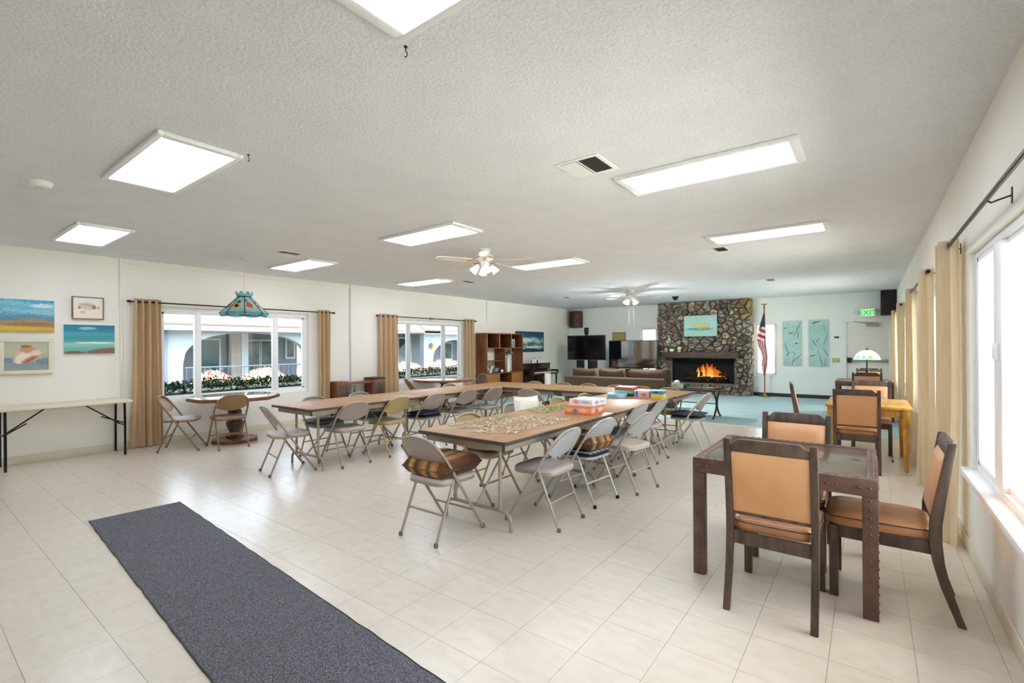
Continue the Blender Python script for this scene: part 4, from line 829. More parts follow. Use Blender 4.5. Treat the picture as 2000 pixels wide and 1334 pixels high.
def leather_chair(x, y, deg, label, back='leather', seat='seat_leather'):
    o = thing('dining_chair', label, 'chair', (x, y, 0), math.radians(deg), 'dark wood chairs with leather backs')
    for e in (-1, 1):
        cpart('rear_post', 'lc_post%d' % e, post(e), 'darkwood', o, bevel=.004)
        cpart('front_leg', 'lc_leg%d' % e, lambda: MB().box(e*.19-.021, e*.19+.021, .205, .247, 0, .40), 'darkwood', o, bevel=.004)
        cpart('seat_rail', 'lc_rail%d' % e, lambda: MB().box(e*.19-.012, e*.19+.012, -.19, .205, .335, .404), 'darkwood', o, bevel=.003)
    cpart('seat_rail', 'lc_railf', lambda: MB().box(-.17, .17, .215, .24, .335, .404), 'darkwood', o, bevel=.003)
    cpart('seat_rail', 'lc_railr', lambda: MB().box(-.183, .183, -.225, -.2, .335, .404), 'darkwood', o, bevel=.003)
    s_ = cpart('seat', 'lc_seat', cseat, seat, o, angle=50); cpart('piping', 'lc_pip', cpiping, 'darkwood', s_)
    cpart('back_pad', 'lc_pad', backpad, back, o, angle=50); cpart('top_rail', 'lc_top', toprail, 'darkwood', o, bevel=.006)
    cpart('lower_rail', 'lc_low', lambda: MB().prism([(-.183, .495), (.183, .495), (.183, .512), (-.183, .512)], -.015, .015, lambda a, b, c: (a, ypost(b)+c, b)), 'darkwood', o, bevel=.003)
    return o
leather_chair(-.42, 3.035, 0, 'leather-backed chair at the studded table, its back to the room')
leather_chair(.06, 3.44, 90, 'leather-backed chair between the studded table and the window curtain')
leather_chair(-.43, 3.755, 180, 'leather-backed chair across the studded table, facing its twin', seat='seat_leather')
leather_chair(-.115, 6.76, 0, 'leather-backed chair with its back to the room at the oak table')
leather_chair(.02, 7.88, 180, 'leather-backed chair on the far side of the oak table')
leather_chair(-.55, 7.2, -82, 'leather-backed chair side-on at the carpet end of the oak table')
leather_chair(-.03, 10.75, 0, 'leather-backed chair in front of the dark lamp table')
leather_chair(.0, 12.1, 180, 'leather-backed chair behind the dark lamp table')
def studded_table(x, y, label, w=.92, d_=.93, h=.722, studs=True):
    o = thing('studded_table', label, 'table', (x, y, 0), 0); a, b = w/2, d_/2; lw = .068
    part('table_top', MB().box(-a+.05, a-.05, -b+.05, b-.05, h-.03, h-.004), 'tabletop', o, bevel=.002)
    for p, q, r, s_ in ((-a, a, -b, -b+.05), (-a, a, b-.05, b), (-a, -a+.05, -b+.05, b-.05), (a-.05, a, -b+.05, b-.05)):
        part('top_border', MB().box(p, q, r, s_, h-.09, h), 'bronze', o, bevel=.004)
    sm = MB().lathe([(.0075, 0), (.0068, .002), (.004, .004), (.0005, .005)], 8).mesh('stud')
    for ex in (-1, 1):
        for ey in (-1, 1):
            part('leg', MB().box(min(ex*a, ex*(a-lw)), max(ex*a, ex*(a-lw)), min(ey*b, ey*(b-lw)), max(ey*b, ey*(b-lw)), 0, h-.09), 'bronze', o, bevel=.004)
    if not studs: return o
    def st(px, py, pz, ax):
        q = put('stud', sm, 'stud', o); q.location = (px, py, pz)
        q.rotation_euler = {'-y': (pi/2, 0, 0), '+y': (-pi/2, 0, 0), '-x': (0, -pi/2, 0), '+x': (0, pi/2, 0), 'z': (0, 0, 0)}[ax]
    n = 19
    for k in range(n):
        u = -a+.035+(w-.07)*k/(n-1); v = -b+.035+(d_-.07)*k/(n-1)
        for e, sx in ((-1, '-y'), (1, '+y')): st(u, e*b, h-.045, sx)
        for e, sx in ((-1, '-x'), (1, '+x')): st(e*a, v, h-.045, sx)
        st(u, -b+.022, h, 'z'); st(u, b-.022, h, 'z')
        if 0 < k < n-1: st(-a+.022, v, h, 'z'); st(a-.022, v, h, 'z')
    for k in range(14):
        z = .04+k*(h-.15)/13
        for ex, sx in ((-1, '-x'), (1, '+x')):
            st(ex*(a-lw/2), -b, z, '-y'); st(ex*a, -b+lw/2, z, sx)
    return o
studded_table(-.425, 3.51, 'square bronze table edged with studs among the leather chairs')
studded_table(-.08, 11.42, 'dark square table carrying the glass-shade lamp', .88, .9, .72, False)
# oak table
o = thing('oak_table', 'golden oak table with carved corner blocks by the window', 'table', (-.02, 7.24, 0)); a, b, h = .40, .5, .715
part('table_top', MB().box(-a, a, -b, b, h-.03, h), 'oak', o, bevel=.008)
for ex in (-1, 1):
    part('apron', MB().box(min(ex*(a-.06), ex*(a-.04)), max(ex*(a-.06), ex*(a-.04)), -b+.09, b-.09, h-.12, h-.03), 'oak', o, bevel=.003); part('apron', MB().box(-a+.09, a-.09, min(ex*(b-.06), ex*(b-.04)), max(ex*(b-.06), ex*(b-.04)), h-.12, h-.03), 'oak', o, bevel=.003)
    for ey in (-1, 1):
        cx, cy_ = ex*(a-.055), ey*(b-.055)
        q = lambda s_, z: [(cx-s_, cy_-s_, z), (cx+s_, cy_-s_, z), (cx+s_, cy_+s_, z), (cx-s_, cy_+s_, z)]
        lv = [(.018, 0), (.02, .03), (.032, .46), (.024, .48), (.036, .5), (.036, h-.03)]; mb = MB(); vs = [p for s_, z in lv for p in q(s_, z)]
        mb.add(vs, [(i*4+k, i*4+(k+1) % 4, i*4+4+(k+1) % 4, i*4+4+k) for i in range(len(lv)-1) for k in range(4)]+[(3, 2, 1, 0), tuple(range(len(vs)-4, len(vs)))])
        lg = part('leg', mb, 'oak', o, bevel=.003)
        part('carved_block', MB().lathe([(.03, 0), (.026, .006), (.012, .008), (.01, .014), (.001, .015)], 10), 'oak', lg).matrix_local = Matrix.Translation((cx, cy_+ey*.036, h-.08)) @ Matrix.Rotation(-ey*pi/2, 4, 'X')
# table lamp
o = thing('table_lamp', 'table lamp with pale stained-glass dome shade', 'lamp', (-.03, 11.42, .722))
part('lamp_base', MB().lathe([(.07, 0), (.075, .01), (.05, .025), (.02, .05), (.016, .12), (.024, .16), (.014, .22), (.012, .45)], 20), 'blackmetal', o)
SGL = [pic('lamp_glass_%d' % k, [(0, c1), (.4, 'E6EFE4'), (1, 'F4F6EE')], .2, 3, [(.5, .25, .25, .15, c2, .9)], .2, translucent=.4) for k, (c1, c2) in enumerate((('9CC4C8', '6FA8C0'), ('A8C890', '7FB04A')))]
for k in range(12):
    a0, a1 = k*pi/6, (k+1)*pi/6; pr = [(.215, .40), (.19, .47), (.13, .54), (.05, .58)]
    part('glass_segment', MB().grid(4, 4, lambda v, u: (lambda r, z, a: (r*math.cos(a), r*math.sin(a), z))(*(lambda i: (pr[i][0], pr[i][1]))(round(v*3)), a0+(a1-a0)*u)), SGL[k % 2], o, recalc=False)
bl = bpy.data.lights.new('lamp_bulb', 'POINT'); bl.energy = 1.6; bl.shadow_soft_size = .03
bo = bpy.data.objects.new('lamp_bulb', bl); COL.objects.link(bo); bo.parent = o; bo.location = (0, 0, .5)
part('shade_cap', MB().lathe([(.055, .575), (.03, .59), (.012, .6), (.012, .62), (.002, .63)], 14), 'lead', o)

# ------------------------------------------------------------------ left wall furniture
o = thing('utility_table', 'cream plastic folding table with black legs under the paintings', 'table', (-8.23, 1.41, 0)); hl, hw = .635, .25
part('table_top', MB().box(-hw, hw, -hl, hl, .70, .742), 'plastic', o, bevel=.015)
for s_ in (-1, 1):
    y_ = s_*(hl-.08)
    for e in (-1, 1): part('leg', MB().tube([(e*.215, y_, 0), (e*.215, y_, .4), (e*.2, y_, .71)], .014, 8), 'blackmetal', o)
    part('leg_stretcher', MB().tube([(-.22, y_, .4), (.22, y_, .4)], .009, 6), 'blackmetal', o)
    part('brace', MB().tube([(0, y_, .4), (0, s_*.18, .695)], .009, 6), 'blackmetal', o)
    part('brace', MB().tube([(.2, y_, .43), (0, y_-s_*.2, .52)], .008, 6), 'blackmetal', o)
def pedestal_table(x, y, label, r, h, sides, rot):
    o = thing('pedestal_table', label, 'table', (x, y, 0), rot, 'pedestal tables at the windows')
    P_ = [(r*math.cos(2*pi*k/sides), r*math.sin(2*pi*k/sides)) for k in range(sides)]
    part('table_top', MB().prism(P_, h-.012, h), mat('pale_tabletop_%d' % sides, 'B9A890', .12, var=.05, coat=.5), o, bevel=.003)
    part('top_edge', MB().prism([(p[0]*1.01, p[1]*1.01) for p in P_], h-.055, h-.008), 'cabinet', o, bevel=.006)
    part('pedestal', MB().lathe([(.12, .05), (.125, .09), (.07, .12), (.08, .16), (.115, .24), (.12, .3), (.08, .35), (.065, .4), (.1, .44), (.075, .5), (.06, .56), (.11, .6), (.14, h-.055)], 24), 'darkwood', o)
    part('base', MB().prism([(.33*math.cos(2*pi*k/8+.39), .33*math.sin(2*pi*k/8+.39)) for k in range(8)], .0, .055), 'cabinet', o, bevel=.015)
pedestal_table(-7.80, 3.26, 'octagonal table on a turned wooden pedestal below the hanging lamp', .62, .70, 8, pi/8)
pedestal_table(-7.80, 7.75, 'round-topped pedestal table at the window beside the bookcase', .68, .70, 32, 0)
o = thing('bench_desk', 'low dark wooden desk with a bridge shelf between two boxes', 'desk', (-8.33, 5.86, 0))
for y_, w in ((-.46, .13), (.38, .15)):
    part('side_box', MB().box(-.14, .16, y_-w, y_+w, .0, .76), 'cabinet', o, bevel=.006)
    part('drawer_front', MB().box(.16, .172, y_-w+.02, y_+w-.02, .45, .70), 'darkwood', o, bevel=.004)
part('bridge_shelf', MB().box(-.13, .14, -.37, .23, .70, .728), 'cabinet', o, bevel=.004); part('raised_top', MB().box(-.14, .17, .23, .53, .76, .80), 'cabinet_dark', o, bevel=.004)
o = thing('teal_bottle', 'slim teal bottle on the bench desk below the bridge shelf', 'bottle', (-8.28, 5.72, .5)); 
# ledge for the bottle belongs to the desk
part('lower_shelf', MB().box(-.13, .1, -.37, .23, .478, .499), 'cabinet', bpy.data.objects['bench_desk'], bevel=.003)
part('bottle_body', MB().lathe([(.022, 0), (.024, .06), (.01, .09), (.009, .14)], 12), mat('teal_plastic', '2E6E70', .3), o); part('bottle_cap', MB().lathe([(.012, .14), (.012, .16)], 10), 'black', o)
# bookcase
BX0, BX1, BY0, BY1, BH = XL+.014, -8.09, 9.64, 11.28, 1.79
o = thing('bookcase', 'tall cherry wood bookcase with cubbies and open back sections', 'bookcase', (-8.29, (BY0+BY1)/2, 0)); yc = (BY0+BY1)/2; xa, xb = BX0+8.29, BX1+8.29; hy = (BY1-BY0)/2; T = .025
def bk(name, x0, x1, y0, y1, z0, z1, m='cabinet', **k): return part(name, MB().box(x0, x1, y0, y1, z0, z1), m, o, bevel=.003, **k)
bk('side_panel', xa, xb, -hy, -hy+T, 0, BH); bk('side_panel', xa, xb, hy-T, hy, 0, BH); bk('top_panel', xa, xb, -hy+T, hy-T, BH-T, BH); bk('plinth', xa, xb-.02, -hy+T, hy-T, 0, .08)
for z in (1.37, .68, .08): bk('shelf', xa, xb, -hy+T, hy-T, z, z+T)
bk('shelf', xa, xb-.03, -hy+T, 0, 1.02, 1.04)
th = (2*hy)/3
for k in (1, 2):
    y_ = -hy+k*th; bk('divider', xa, xb, y_-.015, y_+.015, 1.37+T, BH-T); bk('divider', xa, xb, y_-.012, y_+.012, .08+T, .68)
bk('divider', xa, xb-.02, -.012, .012, .68+T, 1.37)
for y0, y1, z0, z1 in ((-hy+T, hy-T, 1.395, BH-T), (-hy+T, hy-T, .1, .68)): bk('back_panel', xa, xa+.01, y0, y1, z0, z1, 'cabinet_dark')
for y0, y1 in ((-hy+T, -hy+th-.012), (hy-th+.012, hy-T)):
    d_ = bk('door', xb-.016, xb, y0, y1, .11, .675, 'cabinet_light'); part('knob', MB().lathe([(.008, 0), (.014, .012), (.01, .02)], 10), 'brass', d_).matrix_local = Matrix.Translation((xb, y1-.05 if y0 < 0 else y0+.05, .5)) @ Matrix.Rotation(pi/2, 4, 'Y')
for e in (-hy+.012, -hy+th, hy-th, hy-.012): bk('front_edge', xb, xb+.004, e-.012, e+.012, 1.37, BH, 'pine')
def on(name, label, cat, y_, z, x_=-.02): return thing(name, label, cat, (-8.29+x_, yc+y_, z))
for k, (w, h_, cn) in enumerate(((.03, .2, '2E3A44'), (.035, .23, 'C9CDD0'), (.03, .21, '41586A'), (.04, .24, 'DDE0E0'), (.03, .2, '2C2C30'))):
    b = on('book', ['short dark book in the top right cubby', 'pale grey book in the top right cubby', 'slate blue book in the top right cubby', 'tall white book in the top right cubby', 'black book at the end of the top right cubby'][k], 'book', .42+k*.045, 1.396)
    part('book_cover', MB().box(-.08, .1, -w/2, w/2, 0, h_), mat('book_cover_%d' % k, cn, .6), b, bevel=.003); part('book_pages', MB().box(-.078, .092, -w/2+.003, w/2-.003, .003, h_+.001), 'ivory', b)
b = on('vase', 'tall white vase holding a leafy plant on the bookcase', 'vase', .2, .706, .11)
part('vase_body', MB().lathe([(.05, 0), (.06, .1), (.055, .25), (.04, .38), (.05, .42), (.046, .42), (.035, .38)], 20), 'ceramic', b)
b2 = on('leafy_plant', 'green leafy plant spilling from the tall white vase', 'plant', .2, 1.1, .11)
part('stem', MB().tube([(0, 0, 0), (.01, .01, .12), (.03, .03, .18)], .006, 6), 'leaf', b2)
for k in range(22):
    a = k*2.4; r = .1+.1*random.random(); z = .06+.16*random.random(); v = Vector((math.cos(a)*.5, math.sin(a), 0)); w = Vector((-v.y, v.x, 0)).normalized()*.055; p = Vector((0, 0, z))
    part('leaf', MB().add([p, p+v*r*.5+w+Vector((0, 0, .04)), p+v*r*1.4+Vector((0, 0, -.03)), p+v*r*.5-w+Vector((0, 0, .04))], [(0, 1, 2, 3)]), ('leaf', 'leaf2')[k % 2], b2, smooth=False)
b = on('white_card', 'large white card standing on the upper left shelf', 'card', -.62, 1.041, -.05); part('card_board', MB().box(-.003, .003, -.13, .13, 0, .3), 'ceramic', b); part('card_print', MB().quad((.0035, -.1, .04), (.0035, .1, .04), (.0035, .1, .26), (.0035, -.1, .26)), P('grey_card_print', [(0, 'D8DCE0'), (1, 'E8EAEC')]), b, smooth=False, recalc=False)
b = on('flower_pot', 'small pink pot with a dark plant on the left shelf', 'plant pot', -.6, .706, .11); part('pot', MB().lathe([(.04, 0), (.06, .08), (.055, .08), (.04, .02)], 16), mat('pink_pot', 'E4C8C8', .4), b)
for k in range(8): a = k*.8; part('leaf', MB().add([(0, 0, .06), (.03*math.cos(a+.4), .03*math.sin(a+.4), .16), (.07*math.cos(a), .07*math.sin(a), .2), (.03*math.cos(a-.4), .03*math.sin(a-.4), .16)], [(0, 1, 2, 3)]), 'leaf', b, smooth=False)
b = on('teapot', 'round silver teapot on the bookcase counter', 'teapot', -.34, .706, .1); part('pot_body', MB().lathe([(.04, 0), (.085, .04), (.09, .08), (.05, .13), (.02, .14)], 20), 'pewter', b); part('spout', MB().tube([(0, .07, .05), (0, .12, .08), (0, .14, .12)], [.02, .013, .01], 8), 'pewter', b); part('handle', MB().tube([(0, -.08, .1), (0, -.13, .1), (0, -.13, .04), (0, -.085, .04)], .007, 6), 'pewter', b); part('lid_knob', MB().lathe([(.012, .14), (.012, .155), (.002, .165)], 10), 'black', b)
b = on('creamer', 'small white creamer jug beside the silver teapot', 'jug', -.08, .706, .12); part('jug_body', MB().lathe([(.03, 0), (.04, .04), (.03, .07), (.034, .08), (.028, .08)], 16), 'ceramic', b); part('handle', MB().tube([(0, -.03, .065), (0, -.06, .06), (0, -.055, .03), (0, -.035, .025)], .005, 6), 'ceramic', b)
# piano
o = thing('piano', 'dark mahogany spinet piano against the wall beyond the bookcase', 'piano', (-8.2, 12.15, 0))
part('case', MB().box(-.26, .04, -.72, .72, .0, .88), 'piano', o, bevel=.008); part('lid', MB().box(-.28, .07, -.74, .74, .88, .905), 'piano', o, bevel=.008)
part('key_bed', MB().box(.04, .36, -.72, .72, .56, .62), 'piano', o, bevel=.008)
for e in (-1, 1):
    part('arm_block', MB().box(.04, .36, e*.68-.04, e*.68+.04, .62, .70), 'piano', o, bevel=.012); part('leg', MB().tube([(.3, e*.66, 0), (.3, e*.66, .56)], [.02, .032], 10), 'piano', o)
part('fall_board', MB().add([(.04, -.64, .74), (.04, .64, .74), (.16, .64, .66), (.16, -.64, .66), (.04, -.64, .72), (.04, .64, .72), (.16, .64, .645), (.16, -.64, .645)], [(0, 1, 2, 3), (4, 7, 6, 5), (0, 4, 5, 1), (2, 6, 7, 3), (0, 3, 7, 4), (1, 5, 6, 2)]), 'piano', o)
km = MB().box(.16, .34, 0, .0225, .62, .638).mesh('white_key', .001)
for k in range(52): put('white_key', km, 'ivory', o, (0, -.63+k*.0243, 0))
part('music_desk', MB().box(.0, .012, -.3, .3, .905, 1.0), 'piano', o, bevel=.004)
kk = part('pedal_lyre', MB().box(.0, .05, -.12, .12, .02, .12), 'piano', o, bevel=.006); [part('pedal', MB().box(.05, .12, y_-.02, y_+.02, .03, .045), 'brass', kk, bevel=.004) for y_ in (-.07, 0, .07)]
for k, y_ in enumerate((-.17, .16)):
    b = thing('sheet_music', ['open music book on the piano near the bookcase', 'open music book on the piano toward the far wall'][k], 'sheet music', (-8.165, 12.15+y_, .91)); part('page', MB().box(-.003, .0, -.13, -.002, 0, .13), 'ceramic', b); part('page', MB().box(-.003, 0, .002, .13, 0, .13), 'ceramic', b)
    part('ornate_back', MB().tube([(-.01, -.14, .0), (-.01, -.1, .14), (-.01, 0, .17), (-.01, .1, .14), (-.01, .14, 0)], .006, 6), 'black', b)
# ------------------------------------------------------------------ lounge
o = thing('sofa', 'brown upholstered sofa with three back cushions, seen from behind', 'sofa', (-4.72, 10.4, .004))
part('sofa_back', MB().box(-1.22, 1.22, -.42, -.2, .06, .70), 'sofa', o, bevel=.05, seg=3); part('sofa_base', MB().box(-1.1, 1.1, -.22, .5, .06, .34), 'sofa', o, bevel=.03)
for e in (-1, 1): part('sofa_arm', MB().box(e*1.17-.11, e*1.17+.11, -.24, .52, .06, .6), 'sofa', o, bevel=.06, seg=3)
for a, b in ((-1.12, -.43), (-.41, .26), (.28, 1.3)):
    def cb(sg, a=a, b=b):
        return [[(lambda u, v, k: (a+(b-a)*u, -.12+sg*.1*k-.06*v, .42+.46*v+.01*math.sin(u*9+a)))(u, v, max(0, (1-abs(2*u-1)**5)*(1-abs(2*v-1)**5))**.5) for u in [i/12 for i in range(13)]] for v in [j/10 for j in range(11)]]
    part('back_cushion', MB().shell(cb(1), cb(-1)), 'sofa', o, angle=120)
for k in range(3): part('seat_cushion', MB().box(-1.06+k*.71, -.36+k*.71, -.1, .52, .34, .48), 'sofa', o, bevel=.05, seg=3)
for x_, y_ in ((-1.15, -.36), (1.15, -.36), (-1.15, .44), (1.15, .44)): part('foot', MB().lathe([(.03, 0), (.035, .06)], 10, (x_, y_)), 'darkwood', o)
t = NT('glossy_screen'); t.b.inputs['Base Color'].default_value = (.004, .006, .009, 1); t.b.inputs['Roughness'].default_value = .06; t.b.inputs['IOR'].default_value = 3.6; t.bump(t.noise(1.5, 2), .01, .01); M['gloss'] = t.m
def tv(label, x, y, z0, w, h, stand, scr='screen'):
    o = thing('television', label, 'television', (x, y, .004))
    part('screen_bezel', MB().box(-w/2, w/2, -.03, .03, z0, z0+h), 'black', o, bevel=.006); part('screen', MB().box(-w/2+.018, w/2-.018, -.033, -.03, z0+.03, z0+h-.018), scr, o, smooth=False)
    stand(o, z0); return o
def st1(o, z0):
    part('stand_column', MB().box(-.07, .07, .03, .09, 0, z0+.3), 'blackmetal', o, bevel=.006); part('stand_base', MB().box(-.42, .42, -.2, .3, 0, .05), 'blackmetal', o, bevel=.01)
    for e in (-1, 1): part('stand_speaker', MB().box(e*.2-.14, e*.2+.14, -.02, .1, .2, z0-.01), 'black', o, bevel=.01)
    part('cable_panel', MB().box(-.05, .05, -.03, .03, .3, z0), 'sash', o, bevel=.004)
tv('large black television on a floor stand with a camera on top', -7.04, 13.2, .985, 1.31, .765, st1)
o = thing('webcam', 'tall black webcam on top of the floor-stand television', 'webcam', (-7.03, 13.2, 1.756)); part('camera_body', MB().box(-.07, .07, -.03, .04, .04, .24), 'black', o, bevel=.02); part('camera_clip', MB().box(-.04, .04, -.03, .03, 0, .045), 'blackmetal', o, bevel=.005); part('lens', MB().lathe([(.02, 0), (.018, .006)], 12), 'screen', o).matrix_local = Matrix.Translation((0, -.03, .18)) @ Matrix.Rotation(pi/2, 4, 'X')
def st2(o, z0):
    for e in (-1, 1): part('stand_foot', MB().tube([(e*.5, -.12, z0-.045), (e*.5, 0, z0), (e*.5, .12, z0-.045)], .01, 6), 'black', o)
tv('wide glossy television reflecting the bright window, beside the fireplace', -5.77, 13.8, .735, 1.55, .845, st2, 'gloss')
o = thing('media_console', 'low dark console under the glossy television', 'cabinet', (-5.77, 13.85, .004)); part('console_top', MB().box(-.8, .8, -.25, .25, .64, .678), 'darkwood', o, bevel=.005); part('console_body', MB().box(-.76, .76, -.22, .24, .04, .64), 'darkwood', o, bevel=.005); [part('console_door', MB().box(-.74+k*.5, -.26+k*.5, -.235, -.22, .08, .62), 'darkwood', o, bevel=.005) for k in range(3)]
o = thing('remote_box', 'small white box on the console corner', 'box', (-5.12, 13.7, .682)); part('box_body', MB().box(-.1, .1, -.06, .06, 0, .05), 'ceramic', o, bevel=.005); part('box_front', MB().box(-.07, .07, -.063, -.06, .015, .035), 'sash', o)
# ------------------------------------------------------------------ stone fireplace
FX0, FX1, FY, SD = -5.2, -2.6, 14.40, .06
o = thing('fireplace', 'floor-to-ceiling fieldstone fireplace with a dark wooden mantel', 'fireplace', (-3.9, 14.55, .004)); S = lambda mb: MB_shift(mb, (-3.9, 14.55, .004))
OX0, OX1, OZ0, OZ1 = -4.77, -3.03, .32, 1.03
mb = MB()
for a, b, c, e in ((FX0+.03, OX0, .004, ZC), (OX1, FX1-.03, .004, ZC), (OX0, OX1, OZ1, ZC), (OX0, OX1, .004, OZ0)): mb.box(a, b, FY+.02, YF-.006, c, min(e, ZC-.004))
part('masonry_core', S(mb), 'mortar', o, smooth=False)
mb = MB(); mb.box(OX0, OX1, YF-.03, YF-.002, OZ0, OZ1); mb.box(OX0, OX1, FY+.05, YF-.03, OZ1-.01, OZ1+.02); mb.box(OX0, OX1, FY+.03, YF-.03, OZ0-.01, OZ0+.012); mb.box(OX0-.01, OX0+.012, FY+.03, YF-.03, OZ0, OZ1); mb.box(OX1-.012, OX1+.01, FY+.03, YF-.03, OZ0, OZ1)
part('firebox', S(mb), 'soot', o, smooth=False)
def clip(poly, nx, ny, d_):
    out = []
    for i in range(len(poly)):
        p, q = poly[i], poly[(i+1) % len(poly)]; a = p[0]*nx+p[1]*ny-d_; b = q[0]*nx+q[1]*ny-d_
        if a <= 0: out.append(p)
        if a*b < 0: t_ = a/(a-b); out.append((p[0]+(q[0]-p[0])*t_, p[1]+(q[1]-p[1])*t_))
    return out
def stones(x0, x1, z0, z1, n, fy, fx=None, hole=None, sx=1.0):
    rnd = random.Random(n); pts = [(rnd.uniform(x0, x1), rnd.uniform(z0, z1)) for _ in range(n)]
    def cell(i, pts):
        P_ = [(x0, z0), (x1, z0), (x1, z1), (x0, z1)]; p = pts[i]
        for j, q in enumerate(pts):
            if j != i and (p[0]-q[0])**2+(p[1]-q[1])**2 < 1.2:
                nx, ny = q[0]-p[0], q[1]-p[1]; P_ = clip(P_, nx, ny, ((q[0]**2-p[0]**2)+(q[1]**2-p[1]**2))/2)
                if len(P_) < 3: return P_
        return P_
    for it in range(1):
        cs = [cell(i, pts) for i in range(n)]
        pts = [((sum(a for a, b in c)/len(c)+p[0])/2, (sum(b for a, b in c)/len(c)+p[1])/2) if len(c) > 2 else p for c, p in zip(cs, pts)]
    for i in range(n):
        c = cell(i, pts)
        if len(c) < 3: continue
        mx, mz = sum(a for a, b in c)/len(c), sum(b for a, b in c)/len(c)
        if hole:
            hx0, hx1, hz0, hz1 = hole
            if hx0 < mx < hx1 and hz0 < mz < hz1: continue
            def push(a, b):
                if hx0 < a < hx1 and hz0 < b < hz1:
                    dd = [(a-hx0, (hx0, b)), (hx1-a, (hx1, b)), (b-hz0, (a, hz0)), (hz1-b, (a, hz1))]
                    if mx < hx0: return (hx0, b)
                    if mx > hx1: return (hx1, b)
                    return (a, hz1) if mz > hz1 else (a, hz0)
                return (a, b)
            c = [push(a, b) for a, b in c]
        size = max(max(a for a, b in c)-min(a for a, b in c), max(b for a, b in c)-min(b for a, b in c))
        g_ = min(.018, size*.08); dep = rnd.uniform(.03, .075)
        def ring_(k, d_):
            out = []
            for a, b in c:
                l_ = math.hypot(a-mx, b-mz) or 1; s_ = max(.2, 1-k/l_); out.append((mx+(a-mx)*s_, d_, mz+(b-mz)*s_))
            return out
        rs = [ring_(g_, fy+.025), ring_(g_+.004, fy-dep*.6), ring_(g_+.016, fy-dep*.95+rnd.uniform(-.008, .008))]
        nn = len(c); vs = [p for r in rs for p in r]+[(mx, fy-dep-rnd.uniform(0, .012), mz)]
        fs = [(r*nn+k, r*nn+(k+1) % nn, (r+1)*nn+(k+1) % nn, (r+1)*nn+k) for r in range(2) for k in range(nn)]+[(2*nn+k, 2*nn+(k+1) % nn, 3*nn) for k in range(nn)]
        if fx: vs = [fx(v) for v in vs]
        part('stone', S(MB().add(vs, fs)), ST[rnd.choice((0, 0, 0, 1, 1, 2, 2, 3, 4, 6, 0, 3)) if not (mx > FX1-.35 and mz > 2.15) else 5], o, angle=25)
stones(FX0, FX1, .004, ZC-.005, 262, FY, hole=(OX0-.02, OX1+.02, OZ0-.02, OZ1+.03))
# returns (both side faces of the chimney breast)
stones(0, .275, .004, ZC-.005, 16, 0, lambda v: (FX1-.03-v[1], FY+.02+v[0], v[2])); stones(0, .27, .004, ZC-.005, 17, 0, lambda v: (FX0+.03+v[1], FY+.02+v[0], v[2]))
part('mantel', S(MB().box(-4.96, -2.87, 14.12, 14.42, 1.06, 1.225)), 'mantel', o, bevel=.012)
# fire
o = thing('log_fire', 'burning logs with tall orange flames inside the fireplace', 'fire', (-3.85, 14.58, OZ0+.016))
for k, (x0, x1, y0, y1, z0, z1, r) in enumerate(((-.62, .55, -.1, -.06, .1, .12, .055), (-.5, .6, .04, .0, .09, .1, .05), (-.45, .35, -.06, .06, .2, .22, .05), (-.2, .55, .05, -.07, .2, .24, .042), (-.6, -.05, 0, -.02, .2, .28, .04))):
    part('log', MB().tube([(x0+(x1-x0)*i/8, y0+(y1-y0)*i/8+.008*math.sin(i*2+k), z0+(z1-z0)*i/8+.01*math.sin(i*1.7+k)) for i in range(9)], r, 12), 'log', o)
for k in range(16):
    x = random.uniform(-.6, .58); rr = random.uniform(.03, .055); y_ = random.uniform(-.11, .04)
    part('ember', MB().lathe([(.005, 0), (rr, rr*.5), (rr*.8, rr*1.1), (.005, rr*1.3)], 7, (x, y_)), 'ember', o, smooth=False).location = (0, 0, .03+.1*random.random())
grate = part('grate', MB().tube([(-.62, -.12, .035), (.6, -.12, .035)], .009, 6), 'black', o); [part('grate_bar', MB().box(-.6+k*.2, -.585+k*.2, -.12, .1, .0, .04), 'black', grate) for k in range(7)]
def flame_mat(name, stops, st):
    t = NT(name); sp = t.n('ShaderNodeSeparateXYZ'); t.l(t.n('ShaderNodeTexCoord').outputs['Object'], sp.inputs[0])
    k = t.math('ADD', t.math('MULTIPLY', t.math('SUBTRACT', sp.outputs[2], .1), 2.4), t.math('MULTIPLY', t.math('SUBTRACT', t.noise(14, 4), .5), 1.1))
    t.l(t.ramp(k, [(p, hexc(c)) for p, c in stops]), t.b.inputs['Emission Color']); t.b.inputs['Emission Strength'].default_value = st; t.b.inputs['Base Color'].default_value = (0, 0, 0, 1); return t.m
FLM = [flame_mat('flame_yellow', [(0, 'FFE28A'), (.35, 'FFBE48'), (.7, 'F08A22'), (1, 'B8480C')], .36), flame_mat('flame_orange', [(0, 'FFB850'), (.4, 'E87C24'), (.8, 'A83C0C'), (1, '641C06')], .3)]
for k in range(24):
    x = random.gauss(.02, .27); hgt = max(.12, .48-abs(x-.05)*.62)*random.uniform(.75, 1.05); w = random.uniform(.035, .07); y_ = random.uniform(-.1, .06); ph = random.random()*6
    pts = [(x+.035*math.sin(ph+v*4.2)*v, y_+.01*math.sin(ph*2+v*5), .12+hgt*v) for v in [i/9 for i in range(10)]]
    part('flame', MB().tube(pts, [w*(.35+1.5*v)*(1-v)**.8+.002 for v in [i/9 for i in range(10)]], 8), FLM[0 if abs(x) < .22 and k % 3 else 1], o)
